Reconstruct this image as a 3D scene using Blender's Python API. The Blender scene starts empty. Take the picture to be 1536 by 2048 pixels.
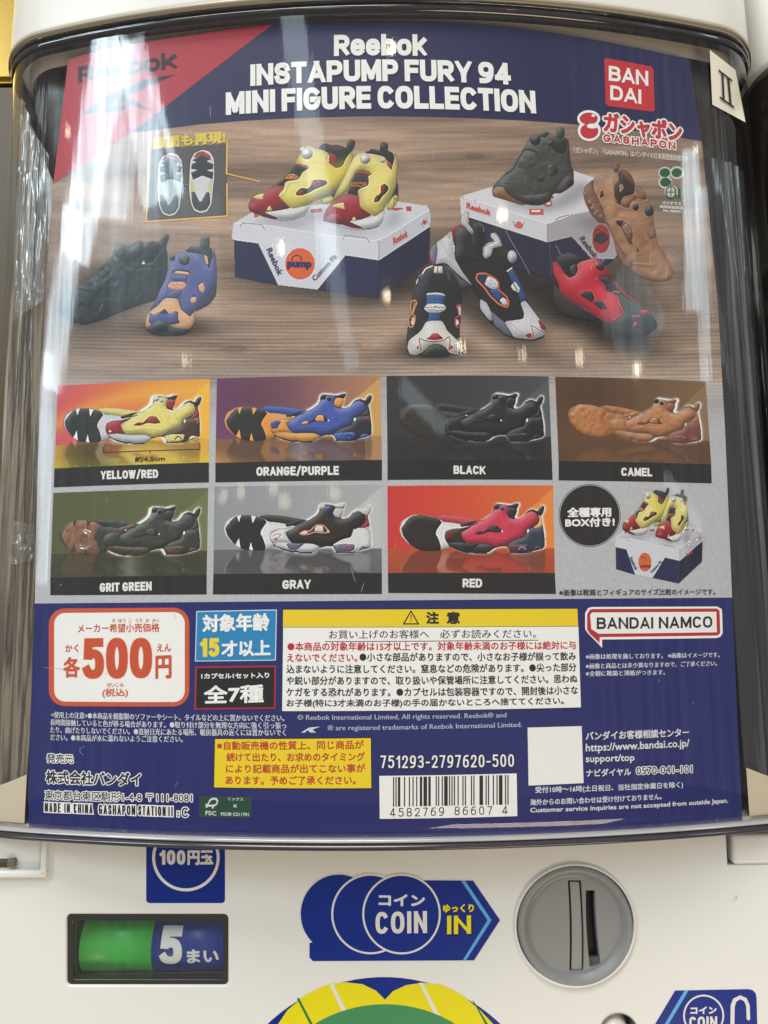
import bpy, bmesh, math, random
import numpy as np
from mathutils import Vector, Matrix, Euler
random.seed(5)
scene = bpy.context.scene
C = scene.collection
# ---------------------------------------------------------------- camera
FPX = 1480.0                     # focal length in photo pixels (photo 1536 x 2048)
CAM = Vector((0, 0, 1.25)); PITCH = math.radians(7.0); ROLL = math.radians(-0.55)
CR = Matrix.Rotation(math.pi / 2 + PITCH, 3, 'X') @ Matrix.Rotation(ROLL, 3, 'Z')
cam = bpy.data.cameras.new('camera'); co = bpy.data.objects.new('camera', cam); C.objects.link(co)
co.matrix_world = Matrix.Translation(CAM) @ CR.to_4x4()
cam.sensor_fit = 'VERTICAL'; cam.sensor_height = 36; cam.sensor_width = 27; cam.lens = FPX / 2048 * 36
cam.clip_start = .01; cam.clip_end = 50
scene.camera = co
scene.view_settings.view_transform = 'Standard'; scene.view_settings.look = 'None'
scene.view_settings.exposure = 0.06; scene.view_settings.gamma = 1
# ---------------------------------------------------------------- light of the arcade: dim room, ceiling lights, tall bright windows behind the viewer
WORLD = .45
w = bpy.data.worlds.new('World'); scene.world = w; w.use_nodes = True
bg = w.node_tree.nodes['Background']; bg.inputs[0].default_value = (.93, .91, .88, 1); bg.inputs[1].default_value = WORLD
def area(name, loc, target, sx, sy, power, col=(1, 1, 1), roll=0):
    l = bpy.data.lights.new(name, 'AREA'); l.shape = 'RECTANGLE'; l.size = sx; l.size_y = sy; l.energy = power; l.color = col
    o = bpy.data.objects.new(name, l); C.objects.link(o); o.location = loc
    q = (Vector(target) - Vector(loc)).to_track_quat('-Z', 'Y')
    o.rotation_mode = 'QUATERNION'; o.rotation_quaternion = q @ Euler((0, 0, math.radians(roll))).to_quaternion()
    return o
LIGHTS = []
area('ceiling_light', (-.5, -.95, 4.2), (0, .25, 1.25), 1.5, 1.3, 78, (1, .98, .95))
area('added_warm_fill', (.5, -.75, .08), (0, .26, 1.15), .7, .6, 10, (1, .80, .56))  # fill added low in front to brighten the panel under the case
# ---------------------------------------------------------------- helpers
def ray(x, y):
    x = np.asarray(x, float); y = np.asarray(y, float)
    d = np.stack([(x - 768) / FPX, -(y - 1024) / FPX, -np.ones_like(x * 1.)], -1)
    return d @ np.array(CR).T
# tall window strips and small warm ceiling spots behind the viewer: each stands in the room where the photo's case mirrors it
def mirror(x, y):
    d = ray(float(x), float(y)); R = .5075; cy = .241 + R; a = d[0] ** 2 + d[1] ** 2; b = -2 * d[1] * cy; t = (-b - math.sqrt(b * b - 4 * a * (cy * cy - R * R))) / (2 * a)
    p = np.array([d[0] * t, d[1] * t, d[2] * t]); n = np.array([p[0], p[1] - cy, 0]) / R; dd = d / np.linalg.norm(d); r = dd - 2 * (dd @ n) * n
    return Vector(p) + CAM, Vector(r)
def strip(x0, y0, x1, y1, wpx, L, col=(.74, .90, 1), dist=3.2, disk=False):
    pts = []
    for x, y in ((x0, y0), (x1, y1), ((x0 + x1) / 2 - wpx / 2, (y0 + y1) / 2), ((x0 + x1) / 2 + wpx / 2, (y0 + y1) / 2)): p, r = mirror(x, y); pts.append(p + r * dist)
    c = (pts[0] + pts[1]) / 2; pm, rm = mirror((x0 + x1) / 2, (y0 + y1) / 2); long = pts[0] - pts[1]; z = (c - pm).normalized(); yv = (long - z * long.dot(z)).normalized(); xv = yv.cross(z)
    ln = long.length; wd = max(abs((pts[3] - pts[2]).dot(xv)), .01)
    l = bpy.data.lights.new('spot_lamp' if disk else 'window_strip', 'AREA'); l.shape = 'ELLIPSE' if disk else 'RECTANGLE'; l.size = wd; l.size_y = ln; l.color = col; l.energy = L * math.pi * wd * ln * (math.pi / 4 if disk else 1)
    o = bpy.data.objects.new(l.name, l); C.objects.link(o); o.matrix_world = Matrix.Translation(c) @ Matrix((xv, yv, z)).transposed().to_4x4(); return o
for q in ((226, 56, 150, 520, 66, 15), (240, 80, 222, 440, 80, 9), (262, 90, 312, 410, 56, 12), (304, 160, 362, 390, 16, 12), (150, 420, 100, 780, 44, 12), (96, 700, 84, 1170, 22, 6), (240, 250, 262, 500, 130, 2.0), (330, 380, 330, 640, 220, .8), (1230, 560, 1300, 700, 130, 1.2),
          (578, 8, 664, 540, 46, 3.6), (650, 440, 706, 740, 30, 2.6), (1380, 300, 1386, 620, 30, 9), (1400, 380, 1412, 760, 22, 6), (800, 770, 890, 860, 44, 2.2), (1330, 950, 1400, 1060, 26, 2.2)):
    strip(*q)
for x, y, w_, h_, L in ((563, 492, 13, 26, 16), (775, 590, 12, 26, 11), (785, 97, 12, 18, 18), (1003, 430, 14, 22, 18), (922, 690, 12, 26, 9), (1045, 708, 12, 26, 5), (1160, 716, 12, 30, 6), (1273, 738, 14, 30, 9), (134, 262, 5, 24, 12), (1392, 300, 4, 22, 12), (445, 990, 20, 24, 2.5), (480, 985, 18, 26, 2.5), (545, 978, 18, 20, 2.5), (566, 1000, 20, 28, 2.5), (670, 985, 22, 30, 2), (372, 722, 12, 26, 4)):
    strip(x, y - h_ / 2, x, y + h_ / 2, w_, L * 2.6, (1, .84, .62), 3.0, True)

D0 = .244; RC = .5046; CY = D0 + RC      # the card: a slice of a cylinder, axis upright at (0, CY)
def card_uv(x, y):
    """photo point -> place on the card (arc length across, height)"""
    d = ray(x, y); dx, dy, dz = d[..., 0], d[..., 1], d[..., 2]
    a = dx * dx + dy * dy; b = -2 * dy * CY; c = CY * CY - RC * RC
    t = (-b - np.sqrt(np.maximum(b * b - 4 * a * c, 0))) / (2 * a)
    X, Y = dx * t, dy * t
    return RC * np.arctan2(X, CY - Y), CAM.z + dz * t
LV = 2.4e-5
def bend(u, v, lv=0.):
    r = RC + lv * LV; th = np.asarray(u) / RC
    return np.stack([r * np.sin(th), CY - r * np.cos(th), np.asarray(v) + 0 * th], -1)
def on_plane(x, y, Y):
    d = ray(x, y); t = Y / d[..., 1]
    return np.stack([d[..., 0] * t, d[..., 1] * t, CAM.z + d[..., 2] * t], -1)
def lin(c):
    c = np.asarray(c, float) / 255.
    return np.where(c <= .04045, c / 12.92, ((np.maximum(c, 0) + .055) / 1.055) ** 2.4)
def nodes(m):
    m.use_nodes = True; nt = m.node_tree; return nt, nt.nodes['Principled BSDF'], nt.links
_mats = {}
def print_mat(col, rough=.5, var=.03, scale=900., name='ink'):
    k = (tuple(col), rough, var, scale)
    if k in _mats: return _mats[k]
    m = bpy.data.materials.new(name); nt, b, L = nodes(m)
    n = nt.nodes.new('ShaderNodeTexNoise'); n.inputs['Scale'].default_value = scale; n.inputs['Detail'].default_value = 3
    g = nt.nodes.new('ShaderNodeNewGeometry'); L.new(g.outputs['Position'], n.inputs['Vector'])
    mr = nt.nodes.new('ShaderNodeMapRange'); mr.inputs['To Min'].default_value = 1 - var; mr.inputs['To Max'].default_value = 1 + var
    L.new(n.outputs['Fac'], mr.inputs['Value'])
    mx = nt.nodes.new('ShaderNodeVectorMath'); mx.operation = 'SCALE'; mx.inputs[0].default_value = tuple(lin(col)); L.new(mr.outputs[0], mx.inputs['Scale'])
    L.new(mx.outputs[0], b.inputs['Base Color']); b.inputs['Roughness'].default_value = rough; b.inputs['Specular IOR Level'].default_value = .3
    _mats[k] = m; return m
def pic_mat():
    if 'pic' in _mats: return _mats['pic']
    m = bpy.data.materials.new('printed_picture'); nt, b, L = nodes(m)
    a = nt.nodes.new('ShaderNodeAttribute'); a.attribute_name = 'Col'
    n = nt.nodes.new('ShaderNodeTexNoise'); n.inputs['Scale'].default_value = 1400; n.inputs['Detail'].default_value = 2
    g = nt.nodes.new('ShaderNodeNewGeometry'); L.new(g.outputs['Position'], n.inputs['Vector'])
    mr = nt.nodes.new('ShaderNodeMapRange'); mr.inputs['To Min'].default_value = .96; mr.inputs['To Max'].default_value = 1.04; L.new(n.outputs['Fac'], mr.inputs['Value'])
    s = nt.nodes.new('ShaderNodeVectorMath'); s.operation = 'SCALE'; L.new(a.outputs['Color'], s.inputs[0]); L.new(mr.outputs[0], s.inputs['Scale'])
    L.new(s.outputs[0], b.inputs['Base Color']); b.inputs['Roughness'].default_value = .5; b.inputs['Specular IOR Level'].default_value = .3
    _mats['pic'] = m; return m
def plastic(name, col, rough=.35, spec=.5, var=.03, scale=60., bump=0., bscale=300., coat=0.):
    m = bpy.data.materials.new(name); nt, b, L = nodes(m)
    tc = nt.nodes.new('ShaderNodeTexCoord')
    n = nt.nodes.new('ShaderNodeTexNoise'); n.inputs['Scale'].default_value = scale; n.inputs['Detail'].default_value = 5; L.new(tc.outputs['Object'], n.inputs['Vector'])
    mr = nt.nodes.new('ShaderNodeMapRange'); mr.inputs['To Min'].default_value = 1 - var; mr.inputs['To Max'].default_value = 1 + var; L.new(n.outputs['Fac'], mr.inputs['Value'])
    mx = nt.nodes.new('ShaderNodeVectorMath'); mx.operation = 'SCALE'; mx.inputs[0].default_value = tuple(lin(col)); L.new(mr.outputs[0], mx.inputs['Scale'])
    L.new(mx.outputs[0], b.inputs['Base Color']); b.inputs['Roughness'].default_value = rough; b.inputs['Specular IOR Level'].default_value = spec; b.inputs['Coat Weight'].default_value = coat
    if bump:
        n2 = nt.nodes.new('ShaderNodeTexNoise'); n2.inputs['Scale'].default_value = bscale; L.new(tc.outputs['Object'], n2.inputs['Vector'])
        bp = nt.nodes.new('ShaderNodeBump'); bp.inputs['Strength'].default_value = bump; bp.inputs['Distance'].default_value = .0003; L.new(n2.outputs['Fac'], bp.inputs['Height']); L.new(bp.outputs[0], b.inputs['Normal'])
    return m
def obj(name, me, mat=None, parent=None, label=None):
    o = bpy.data.objects.new(name, me); C.objects.link(o)
    if mat and not me.materials: me.materials.append(mat)
    if parent: o.parent = parent
    if label: o['label'] = label
    return o
def thing(name, label, cat, loc=(0, 0, 0), group=None):
    o = bpy.data.objects.new(name, None); C.objects.link(o); o.empty_display_size = .02
    o['label'] = label; o['category'] = cat
    if group: o['group'] = group
    return o
def mesh(name, V, F, smooth=False):
    me = bpy.data.meshes.new(name); me.from_pydata([tuple(v) for v in V], [], F); me.update()
    if smooth: me.polygons.foreach_set('use_smooth', [True] * len(me.polygons))
    return me
def fast_mesh(name, V, Q, cols=None):
    """V (n,3), Q (m,4 or 3) index arrays"""
    V = np.asarray(V, np.float32); Q = np.asarray(Q, np.int32); k = Q.shape[1]
    me = bpy.data.meshes.new(name); me.vertices.add(len(V)); me.vertices.foreach_set('co', V.ravel())
    me.loops.add(Q.size); me.loops.foreach_set('vertex_index', Q.ravel())
    me.polygons.add(len(Q)); me.polygons.foreach_set('loop_start', np.arange(0, Q.size, k, dtype=np.int32))
    me.update(calc_edges=True)
    if cols is not None:
        a = me.color_attributes.new('Col', 'FLOAT_COLOR', 'POINT'); c = np.ones((len(V), 4), np.float32); c[:, :3] = cols
        a.data.foreach_set('color', c.ravel())
    return me
def bmesh_me(name, bm, smooth=False):
    me = bpy.data.meshes.new(name); bm.to_mesh(me); bm.free()
    if smooth: me.polygons.foreach_set('use_smooth', [True] * len(me.polygons))
    return me
def _cut(pts, step):
    """flat outline in (u,v) -> triangles, cut every step across so that it can follow the curve"""
    bm = bmesh.new(); vs = [bm.verts.new((p[0], 0, p[1])) for p in pts]; bm.faces.new(vs); bm.normal_update()
    bmesh.ops.triangulate(bm, faces=bm.faces[:], ngon_method='EAR_CLIP')
    us = [p[0] for p in pts]; u = math.ceil(min(us) / step) * step
    while u < max(us):
        bmesh.ops.bisect_plane(bm, geom=bm.verts[:] + bm.edges[:] + bm.faces[:], plane_co=(u, 0, 0), plane_no=(1, 0, 0)); u += step
    bmesh.ops.triangulate(bm, faces=[f for f in bm.faces if len(f.verts) > 4])
    return bm
def flat(name, px, col, lv, parent, rough=.5, label=None, sm=0, mat=None):
    """a printed area on the card, outline given as in the photo"""
    q = chaikin(px, sm) if sm else np.asarray(px, float)
    u, v = card_uv(q[:, 0], q[:, 1]); bm = _cut(list(zip(u, v)), .005)
    P = np.array([(w.co.x, w.co.z) for w in bm.verts]); B = bend(P[:, 0], P[:, 1], lv)
    for w, b in zip(bm.verts, B): w.co = b
    bm.normal_update()
    for f in bm.faces:
        if f.normal.y > 0: f.normal_flip()
    return obj(name, bmesh_me(name, bm), mat or print_mat(col, rough), parent, label)
def rrect(x0, y0, x1, y1, r, n=5, sk=(0, 0, 0, 0)):
    """rounded rectangle; sk = extra y of the corners TL, TR, BR, BL"""
    o = []
    for cx, cy, a in ((x0 + r, y0 + r, 180), (x1 - r, y0 + r, 270), (x1 - r, y1 - r, 0), (x0 + r, y1 - r, 90)):
        for i in range(n + 1):
            t = math.radians(a + 90 * i / n); o.append((cx + r * math.cos(t), cy + r * math.sin(t)))
    W, H = x1 - x0, y1 - y0; out = []
    for x, y in o:
        s, t = (x - x0) / W, (y - y0) / H
        out.append((x, y + (sk[0] * (1 - s) + sk[1] * s) * (1 - t) + (sk[3] * (1 - s) + sk[2] * s) * t))
    return out
def circ(cx, cy, rx, ry=None, n=40, a0=0, a1=360):
    ry = ry or rx
    return [(cx + rx * math.cos(math.radians(a0 + (a1 - a0) * i / n)), cy + ry * math.sin(math.radians(a0 + (a1 - a0) * i / n))) for i in range(n + (a1 - a0 < 360))]
_tc = {}
def text_tris(s):
    if s in _tc: return _tc[s]
    cu = bpy.data.curves.new('t', 'FONT'); cu.body = s; cu.size = 1; cu.resolution_u = 2; cu.fill_mode = 'BOTH' if False else 'FRONT'
    o = bpy.data.objects.new('t', cu); C.objects.link(o); dg = bpy.context.evaluated_depsgraph_get()
    me = o.evaluated_get(dg).to_mesh(); n = len(me.vertices); V = np.empty(n * 3); me.vertices.foreach_get('co', V); V = V.reshape(-1, 3)[:, :2]
    me.calc_loop_triangles(); T = np.empty(len(me.loop_triangles) * 3, np.int32); me.loop_triangles.foreach_get('vertices', T); T = T.reshape(-1, 3)
    o.evaluated_get(dg).to_mesh_clear(); bpy.data.objects.remove(o); bpy.data.curves.remove(cu)
    _tc[s] = (V, T); return V, T
def fat(V, T, d, n):
    """thicker strokes: the outline repeated n times round a small circle, each a hair above the last"""
    if d <= 0 or n == 0: return V, T, np.zeros(len(V))
    Vs, Ts, Z = [V], [T], [np.zeros(len(V))]
    for i in range(n):
        a = 2 * math.pi * (i + .5 * (n != 2)) / n
        Vs.append(V + (math.cos(a) * d, math.sin(a) * d)); Ts.append(T + len(V) * (i + 1)); Z.append(np.full(len(V), (i + 1) * .12))
    return np.vstack(Vs), np.vstack(Ts), np.concatenate(Z)
class Lines:
    """lines of lettering gathered into one part of one colour"""
    def __init__(s, to3d): s.V, s.T, s.n, s.to = [], [], 0, to3d
    def add(s, txt, bl, br, h, lv=10, d=0., n=0, up=(0, -1), ink=True):
        """bl, br: ink corners at the foot of the line in the photo; h: ink height; d: extra stroke in photo px"""
        V, T = text_tris(txt); lo, hi = V.min(0), V.max(0); sz = np.maximum(hi - lo, 1e-6); Wd = math.hypot(br[0] - bl[0], br[1] - bl[1]); e = min(d, h * .2) if ink else 0
        N = (V - lo) / sz * (Wd - 2 * e, h - 2 * e) + e                        # now in photo px along the line
        N, T, Z = fat(N, T, d, n)
        s.n0 = s.to(bl, br, h, Wd, N, lv + Z, up); s.V.append(s.n0); s.T.append(T + s.n); s.n += len(N)
    def sub(s, k):
        for _ in range(k):
            V, T = s.V2, s.T2
            m = [(V[T[:, a]] + V[T[:, b]]) / 2 for a, b in ((0, 1), (1, 2), (2, 0))]; n = len(V); q = len(T); i = np.arange(q)
            s.V2 = np.vstack([V] + m); a, b, c = n + i, n + q + i, n + 2 * q + i
            s.T2 = np.vstack([np.stack([T[:, 0], a, c], -1), np.stack([a, T[:, 1], b], -1), np.stack([c, b, T[:, 2]], -1), np.stack([a, b, c], -1)])
        return s.V2, s.T2
    def addg(s, txt, bl, br, h, lv=10, t=.2, sp=.06, up=(0, -1), g=0., k=0):
        bl = (bl[0] - g, bl[1] + g); br = (br[0] + g, br[1] + g); Wd = math.hypot(br[0] - bl[0], br[1] - bl[1]); H = h + 2 * g
        N, T, Z = gtext(txt, Wd, H, (t * h + 2 * g) / H, (sp * h - 2 * g) / H)
        if k: s.V2, s.T2 = np.column_stack([N, Z]), T; N, T = s.sub(k); Z = N[:, 2]; N = N[:, :2]
        s.V.append(s.to(bl, br, H, Wd, N, lv + Z, up)); s.T.append(T + s.n); s.n += len(N)
    def build(s, name, mat, parent, label=None):
        me = fast_mesh(name, np.vstack(s.V), np.vstack(s.T)); return obj(name, me, mat, parent, label)
def to_card(bl, br, h, W, N, lv, up):
    tl = (bl[0] + up[0] * h, bl[1] + up[1] * h)
    u, v = card_uv(np.array([bl[0], br[0], tl[0]]), np.array([bl[1], br[1], tl[1]]))
    a = N[:, 0] / W; b = N[:, 1] / h
    return bend(u[0] + a * (u[1] - u[0]) + b * (u[2] - u[0]), v[0] + a * (v[1] - v[0]) + b * (v[2] - v[0]), lv)
def to_plane(Y):
    def f(bl, br, h, W, N, lv, up):
        tl = (bl[0] + up[0] * h, bl[1] + up[1] * h)
        p = on_plane(np.array([bl[0], br[0], tl[0]]), np.array([bl[1], br[1], tl[1]]), Y)
        a = (N[:, 0] / W)[:, None]; b = (N[:, 1] / h)[:, None]
        q = p[0] + a * (p[1] - p[0]) + b * (p[2] - p[0]); q[:, 1] -= lv * LV; return q
    return f
def pic_obj(name, p, lv, parent, label=None, A=None):
    """a painted cut-out as a fine mesh lying on the card; A moves it (2x2 + shift) first"""
    keep = p.a > .5; k = keep[:-1, :-1] & keep[1:, :-1] & keep[:-1, 1:] & keep[1:, 1:]
    idx = -np.ones(keep.shape, np.int32); use = np.zeros(keep.shape, bool)
    use[:-1, :-1] |= k; use[1:, :-1] |= k; use[:-1, 1:] |= k; use[1:, 1:] |= k
    idx[use] = np.arange(use.sum()); yy, xx = np.nonzero(use)
    al = np.clip(p.a, 0, 1) * keep; bb = blur1(p.rgb * al[..., None], 1.3 * p.res) / np.maximum(blur1(al, 1.3 * p.res), .03)[..., None]
    p.rgb = np.clip(p.rgb + (.75 if not getattr(p, 'sharp', 0) else 0) * (p.rgb - bb), 0, 255); p.sharp = 1
    X = xx / p.res + p.x0; Y = yy / p.res + p.y0
    if A is not None: X, Y = A[0] * X + A[1] * Y + A[2], A[3] * X + A[4] * Y + A[5]
    u, v = card_uv(X, Y); V = bend(u, v, lv); cols = lin(p.rgb[yy, xx])
    a, b = np.nonzero(k); Q = np.stack([idx[a + 1, b], idx[a + 1, b + 1], idx[a, b + 1], idx[a, b]], -1)
    return obj(name, fast_mesh(name, V, Q, cols), pic_mat(), parent, label)
def quad_pic(name, rgbf, corners, nx, ny, lv, parent, label=None, edges=False):
    """a rectangular picture: corners TL TR BR BL as in the photo, rgbf(s,t,X,Y) -> colours"""
    c = np.array(corners, float); u, v = card_uv(c[:, 0], c[:, 1]); s, t = np.meshgrid(np.linspace(0, 1, nx), np.linspace(0, 1, ny))
    f = lambda q: (q[0] * (1 - s) + q[1] * s) * (1 - t) + (q[3] * (1 - s) + q[2] * s) * t
    U, Vv = f(u), f(v); X, Y = f(c[:, 0]), f(c[:, 1])
    if edges:      # follow the card's own edges
        X = np.interp(Y, [p[1] for p in EDGE_L], [p[0] for p in EDGE_L]) * (1 - s) + np.interp(Y, [p[1] for p in EDGE_R], [p[0] for p in EDGE_R]) * s; U, Vv = card_uv(X, Y)
    cols = lin(rgbf(s, t, X, Y))
    V = bend(U.ravel(), Vv.ravel(), lv); i = np.arange(nx * ny).reshape(ny, nx)
    Q = np.stack([i[1:, :-1], i[1:, 1:], i[:-1, 1:], i[:-1, :-1]], -1).reshape(-1, 4)
    return obj(name, fast_mesh(name, V, Q, cols.reshape(-1, 3)), pic_mat(), parent, label)
# ---------------------------------------------------------------- flat print: a small painter (pictures printed on the card)
def chaikin(p, n=1, closed=True):
    p = np.asarray(p, float)
    for _ in range(n):
        q = np.roll(p, -1, 0) if closed else p[1:]
        a = p if closed else p[:-1]
        r = np.empty((len(a) * 2, 2)); r[0::2] = a * .86 + q * .14; r[1::2] = a * .14 + q * .86
        if not closed: r = np.vstack([p[:1], r, p[-1:]])
        p = r
    return p
def blur1(a, r):
    if r < .35: return a
    n = int(math.ceil(r * 2.6)); k = np.exp(-.5 * (np.arange(-n, n + 1) / r) ** 2); k /= k.sum()
    for ax in (0, 1):
        pw = [(0, 0)] * a.ndim; pw[ax] = (n, n)
        b = np.pad(a, pw, mode='edge'); out = 0; L = a.shape[ax]
        for i, w in enumerate(k):
            out = out + w * (b[i:i + L] if ax == 0 else b[:, i:i + L])
        a = out
    return a
_rng = np.random.default_rng(7)
def vnoise(h, w, sy, sx, rng=None):
    rng = rng or _rng
    gh, gw = int(h / sy) + 3, int(w / sx) + 3
    g = rng.random((gh, gw)); y = np.arange(h) / sy; x = np.arange(w) / sx
    yi = y.astype(int); xi = x.astype(int); fy = (y - yi)[:, None]; fx = (x - xi)[None]
    fy = fy * fy * (3 - 2 * fy); fx = fx * fx * (3 - 2 * fx)
    a = g[yi][:, xi]; b = g[yi][:, xi + 1]; c = g[yi + 1][:, xi]; d = g[yi + 1][:, xi + 1]
    return (a * (1 - fx) + b * fx) * (1 - fy) + (c * (1 - fx) + d * fx) * fy
class Pic:
    """paints in photo-like print units; o, s give the local frame the points are written in"""
    def __init__(self, x0, y0, x1, y1, o=(0, 0), s=1., res=1.):
        self.x0, self.y0, self.res = x0, y0, res; self.o = np.array(o, float); self.s = s
        self.w = int((x1 - x0) * res) + 1; self.h = int((y1 - y0) * res) + 1
        self.rgb = np.zeros((self.h, self.w, 3)); self.a = np.zeros((self.h, self.w)); self.T = None
    def P(self, p):
        p = np.asarray(p, float) / self.s + self.o
        if self.T is not None: p = p @ self.T[:2] + self.T[2]
        return (p - (self.x0, self.y0)) * self.res
    def mask(self, pts, sm=1, raw=False):
        p = self.P(pts)
        if sm: p = chaikin(p, sm)
        m = np.zeros((self.h, self.w), bool)
        xa, ya = np.floor(p.min(0)).astype(int); xb, yb = np.ceil(p.max(0)).astype(int) + 1
        xa, ya = max(xa, 0), max(ya, 0); xb, yb = min(xb, self.w), min(yb, self.h)
        if xb <= xa or yb <= ya: return m.astype(float)
        X = np.arange(xa, xb)[None]; Y = np.arange(ya, yb)[:, None]; sub = np.zeros((yb - ya, xb - xa), bool)
        for (ax, ay), (bx, by) in zip(p, np.roll(p, -1, 0)):
            if ay == by: continue
            c = (Y >= min(ay, by)) & (Y < max(ay, by)); sub ^= c & (X < (bx - ax) * (Y - ay) / (by - ay) + ax)
        m[ya:yb, xa:xb] = sub
        return m.astype(float)
    def lmask(self, pts, w, sm=1, closed=False):
        p = self.P(pts)
        if sm: p = chaikin(p, sm, closed)
        w = w * self.res / self.s * (self._k() if self.T is not None else 1)
        m = np.zeros((self.h, self.w))
        q = list(zip(p, np.roll(p, -1, 0))) if closed else list(zip(p[:-1], p[1:]))
        for a, b in q:
            xa, ya = np.floor(np.minimum(a, b) - w - 1).astype(int); xb, yb = np.ceil(np.maximum(a, b) + w + 2).astype(int)
            xa, ya = max(xa, 0), max(ya, 0); xb, yb = min(xb, self.w), min(yb, self.h)
            if xb <= xa or yb <= ya: continue
            X = np.arange(xa, xb)[None]; Y = np.arange(ya, yb)[:, None]; d = b - a; L = max((d * d).sum(), 1e-9)
            t = np.clip(((X - a[0]) * d[0] + (Y - a[1]) * d[1]) / L, 0, 1)
            D = np.hypot(X - a[0] - t * d[0], Y - a[1] - t * d[1])
            m[ya:yb, xa:xb] = np.maximum(m[ya:yb, xa:xb], np.clip(w / 2 + .5 - D, 0, 1))
        return m
    def _k(self): return math.sqrt(abs(np.linalg.det(self.T[:2])))
    def put(self, m, col, a=1., solid=True):
        m = np.clip(m, 0, 1) * a; col = np.asarray(col, float)
        self.rgb = self.rgb * (1 - m[..., None]) + col * m[..., None]
        if solid: self.a = np.maximum(self.a, m)
    def f(self, pts, col, puff=0, k=1., edge=0., a=1., blur=.45, sm=1, solid=True, clip=None, tex=0.):
        m0 = self.mask(pts, sm); m = blur1(m0, blur * self.res)
        if clip is not None: m = m * clip
        c = np.ones((self.h, self.w, 3)) * np.asarray(col, float)
        if puff:
            r = puff * self.res; h = blur1(m0, r); gy, gx = np.gradient(h)
            sh = -(gx * -.45 + gy * -.9) * r * .74 * k
            c = np.where(sh[..., None] > 0, c + (255 - c) * np.clip(sh, 0, .6)[..., None], c * (1 + np.clip(sh, -.7, 0))[..., None])
            if edge: c = c * (1 - edge * .8 * np.clip(1 - h, 0, 1)[..., None] ** 1.5 * 1.6)
        elif edge:
            h = blur1(m0, 2 * self.res); c = c * (1 - edge * np.clip(1 - h, 0, 1)[..., None] * 1.4)
        if tex: c = c * (1 + tex * (vnoise(self.h, self.w, 1.6, 1.6) - .5))[..., None]
        self.rgb = self.rgb * (1 - m[..., None] * a) + c * m[..., None] * a
        if solid: self.a = np.maximum(self.a, m * a)
        return m0
    def l(self, pts, w, col, a=1., blur=.3, sm=1, closed=False, solid=False, clip=True):
        m = blur1(self.lmask(pts, w, sm, closed), blur * self.res)
        if clip and not solid: m = m * (self.a > .5)
        self.put(m, col, a, solid)
    def e(self, cx, cy, rx, ry, rot, col, **kw):
        t = np.linspace(0, 2 * math.pi, 20, endpoint=False); c, s = math.cos(math.radians(rot)), math.sin(math.radians(rot))
        pts = [(cx + rx * math.cos(q) * c - ry * math.sin(q) * s, cy + rx * math.cos(q) * s + ry * math.sin(q) * c) for q in t]
        kw.setdefault('sm', 0); return self.f(pts, col, **kw)
    def sft(self, pts, col, a=.5, blur=6, sm=1):          # soft patch kept inside what is painted
        m = blur1(self.mask(pts, sm), blur * self.res / 1.); self.put(m * (self.a > .5), col, a, False)
    def grain(self, amt=.05, sc=1.5):
        self.rgb = self.rgb * (1 + amt * (vnoise(self.h, self.w, sc, sc) - .5) * 2)[..., None]
    def lumps(self, amt=.12, sc=14, clip=None):
        n = vnoise(self.h, self.w, sc * self.res, sc * self.res); gy, gx = np.gradient(blur1(n, 1))
        s = (gx * .5 + gy * .9) * sc * self.res * amt
        if clip is not None: s = s * clip
        self.rgb = np.clip(self.rgb * (1 + s[..., None]), 0, 255)
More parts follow.
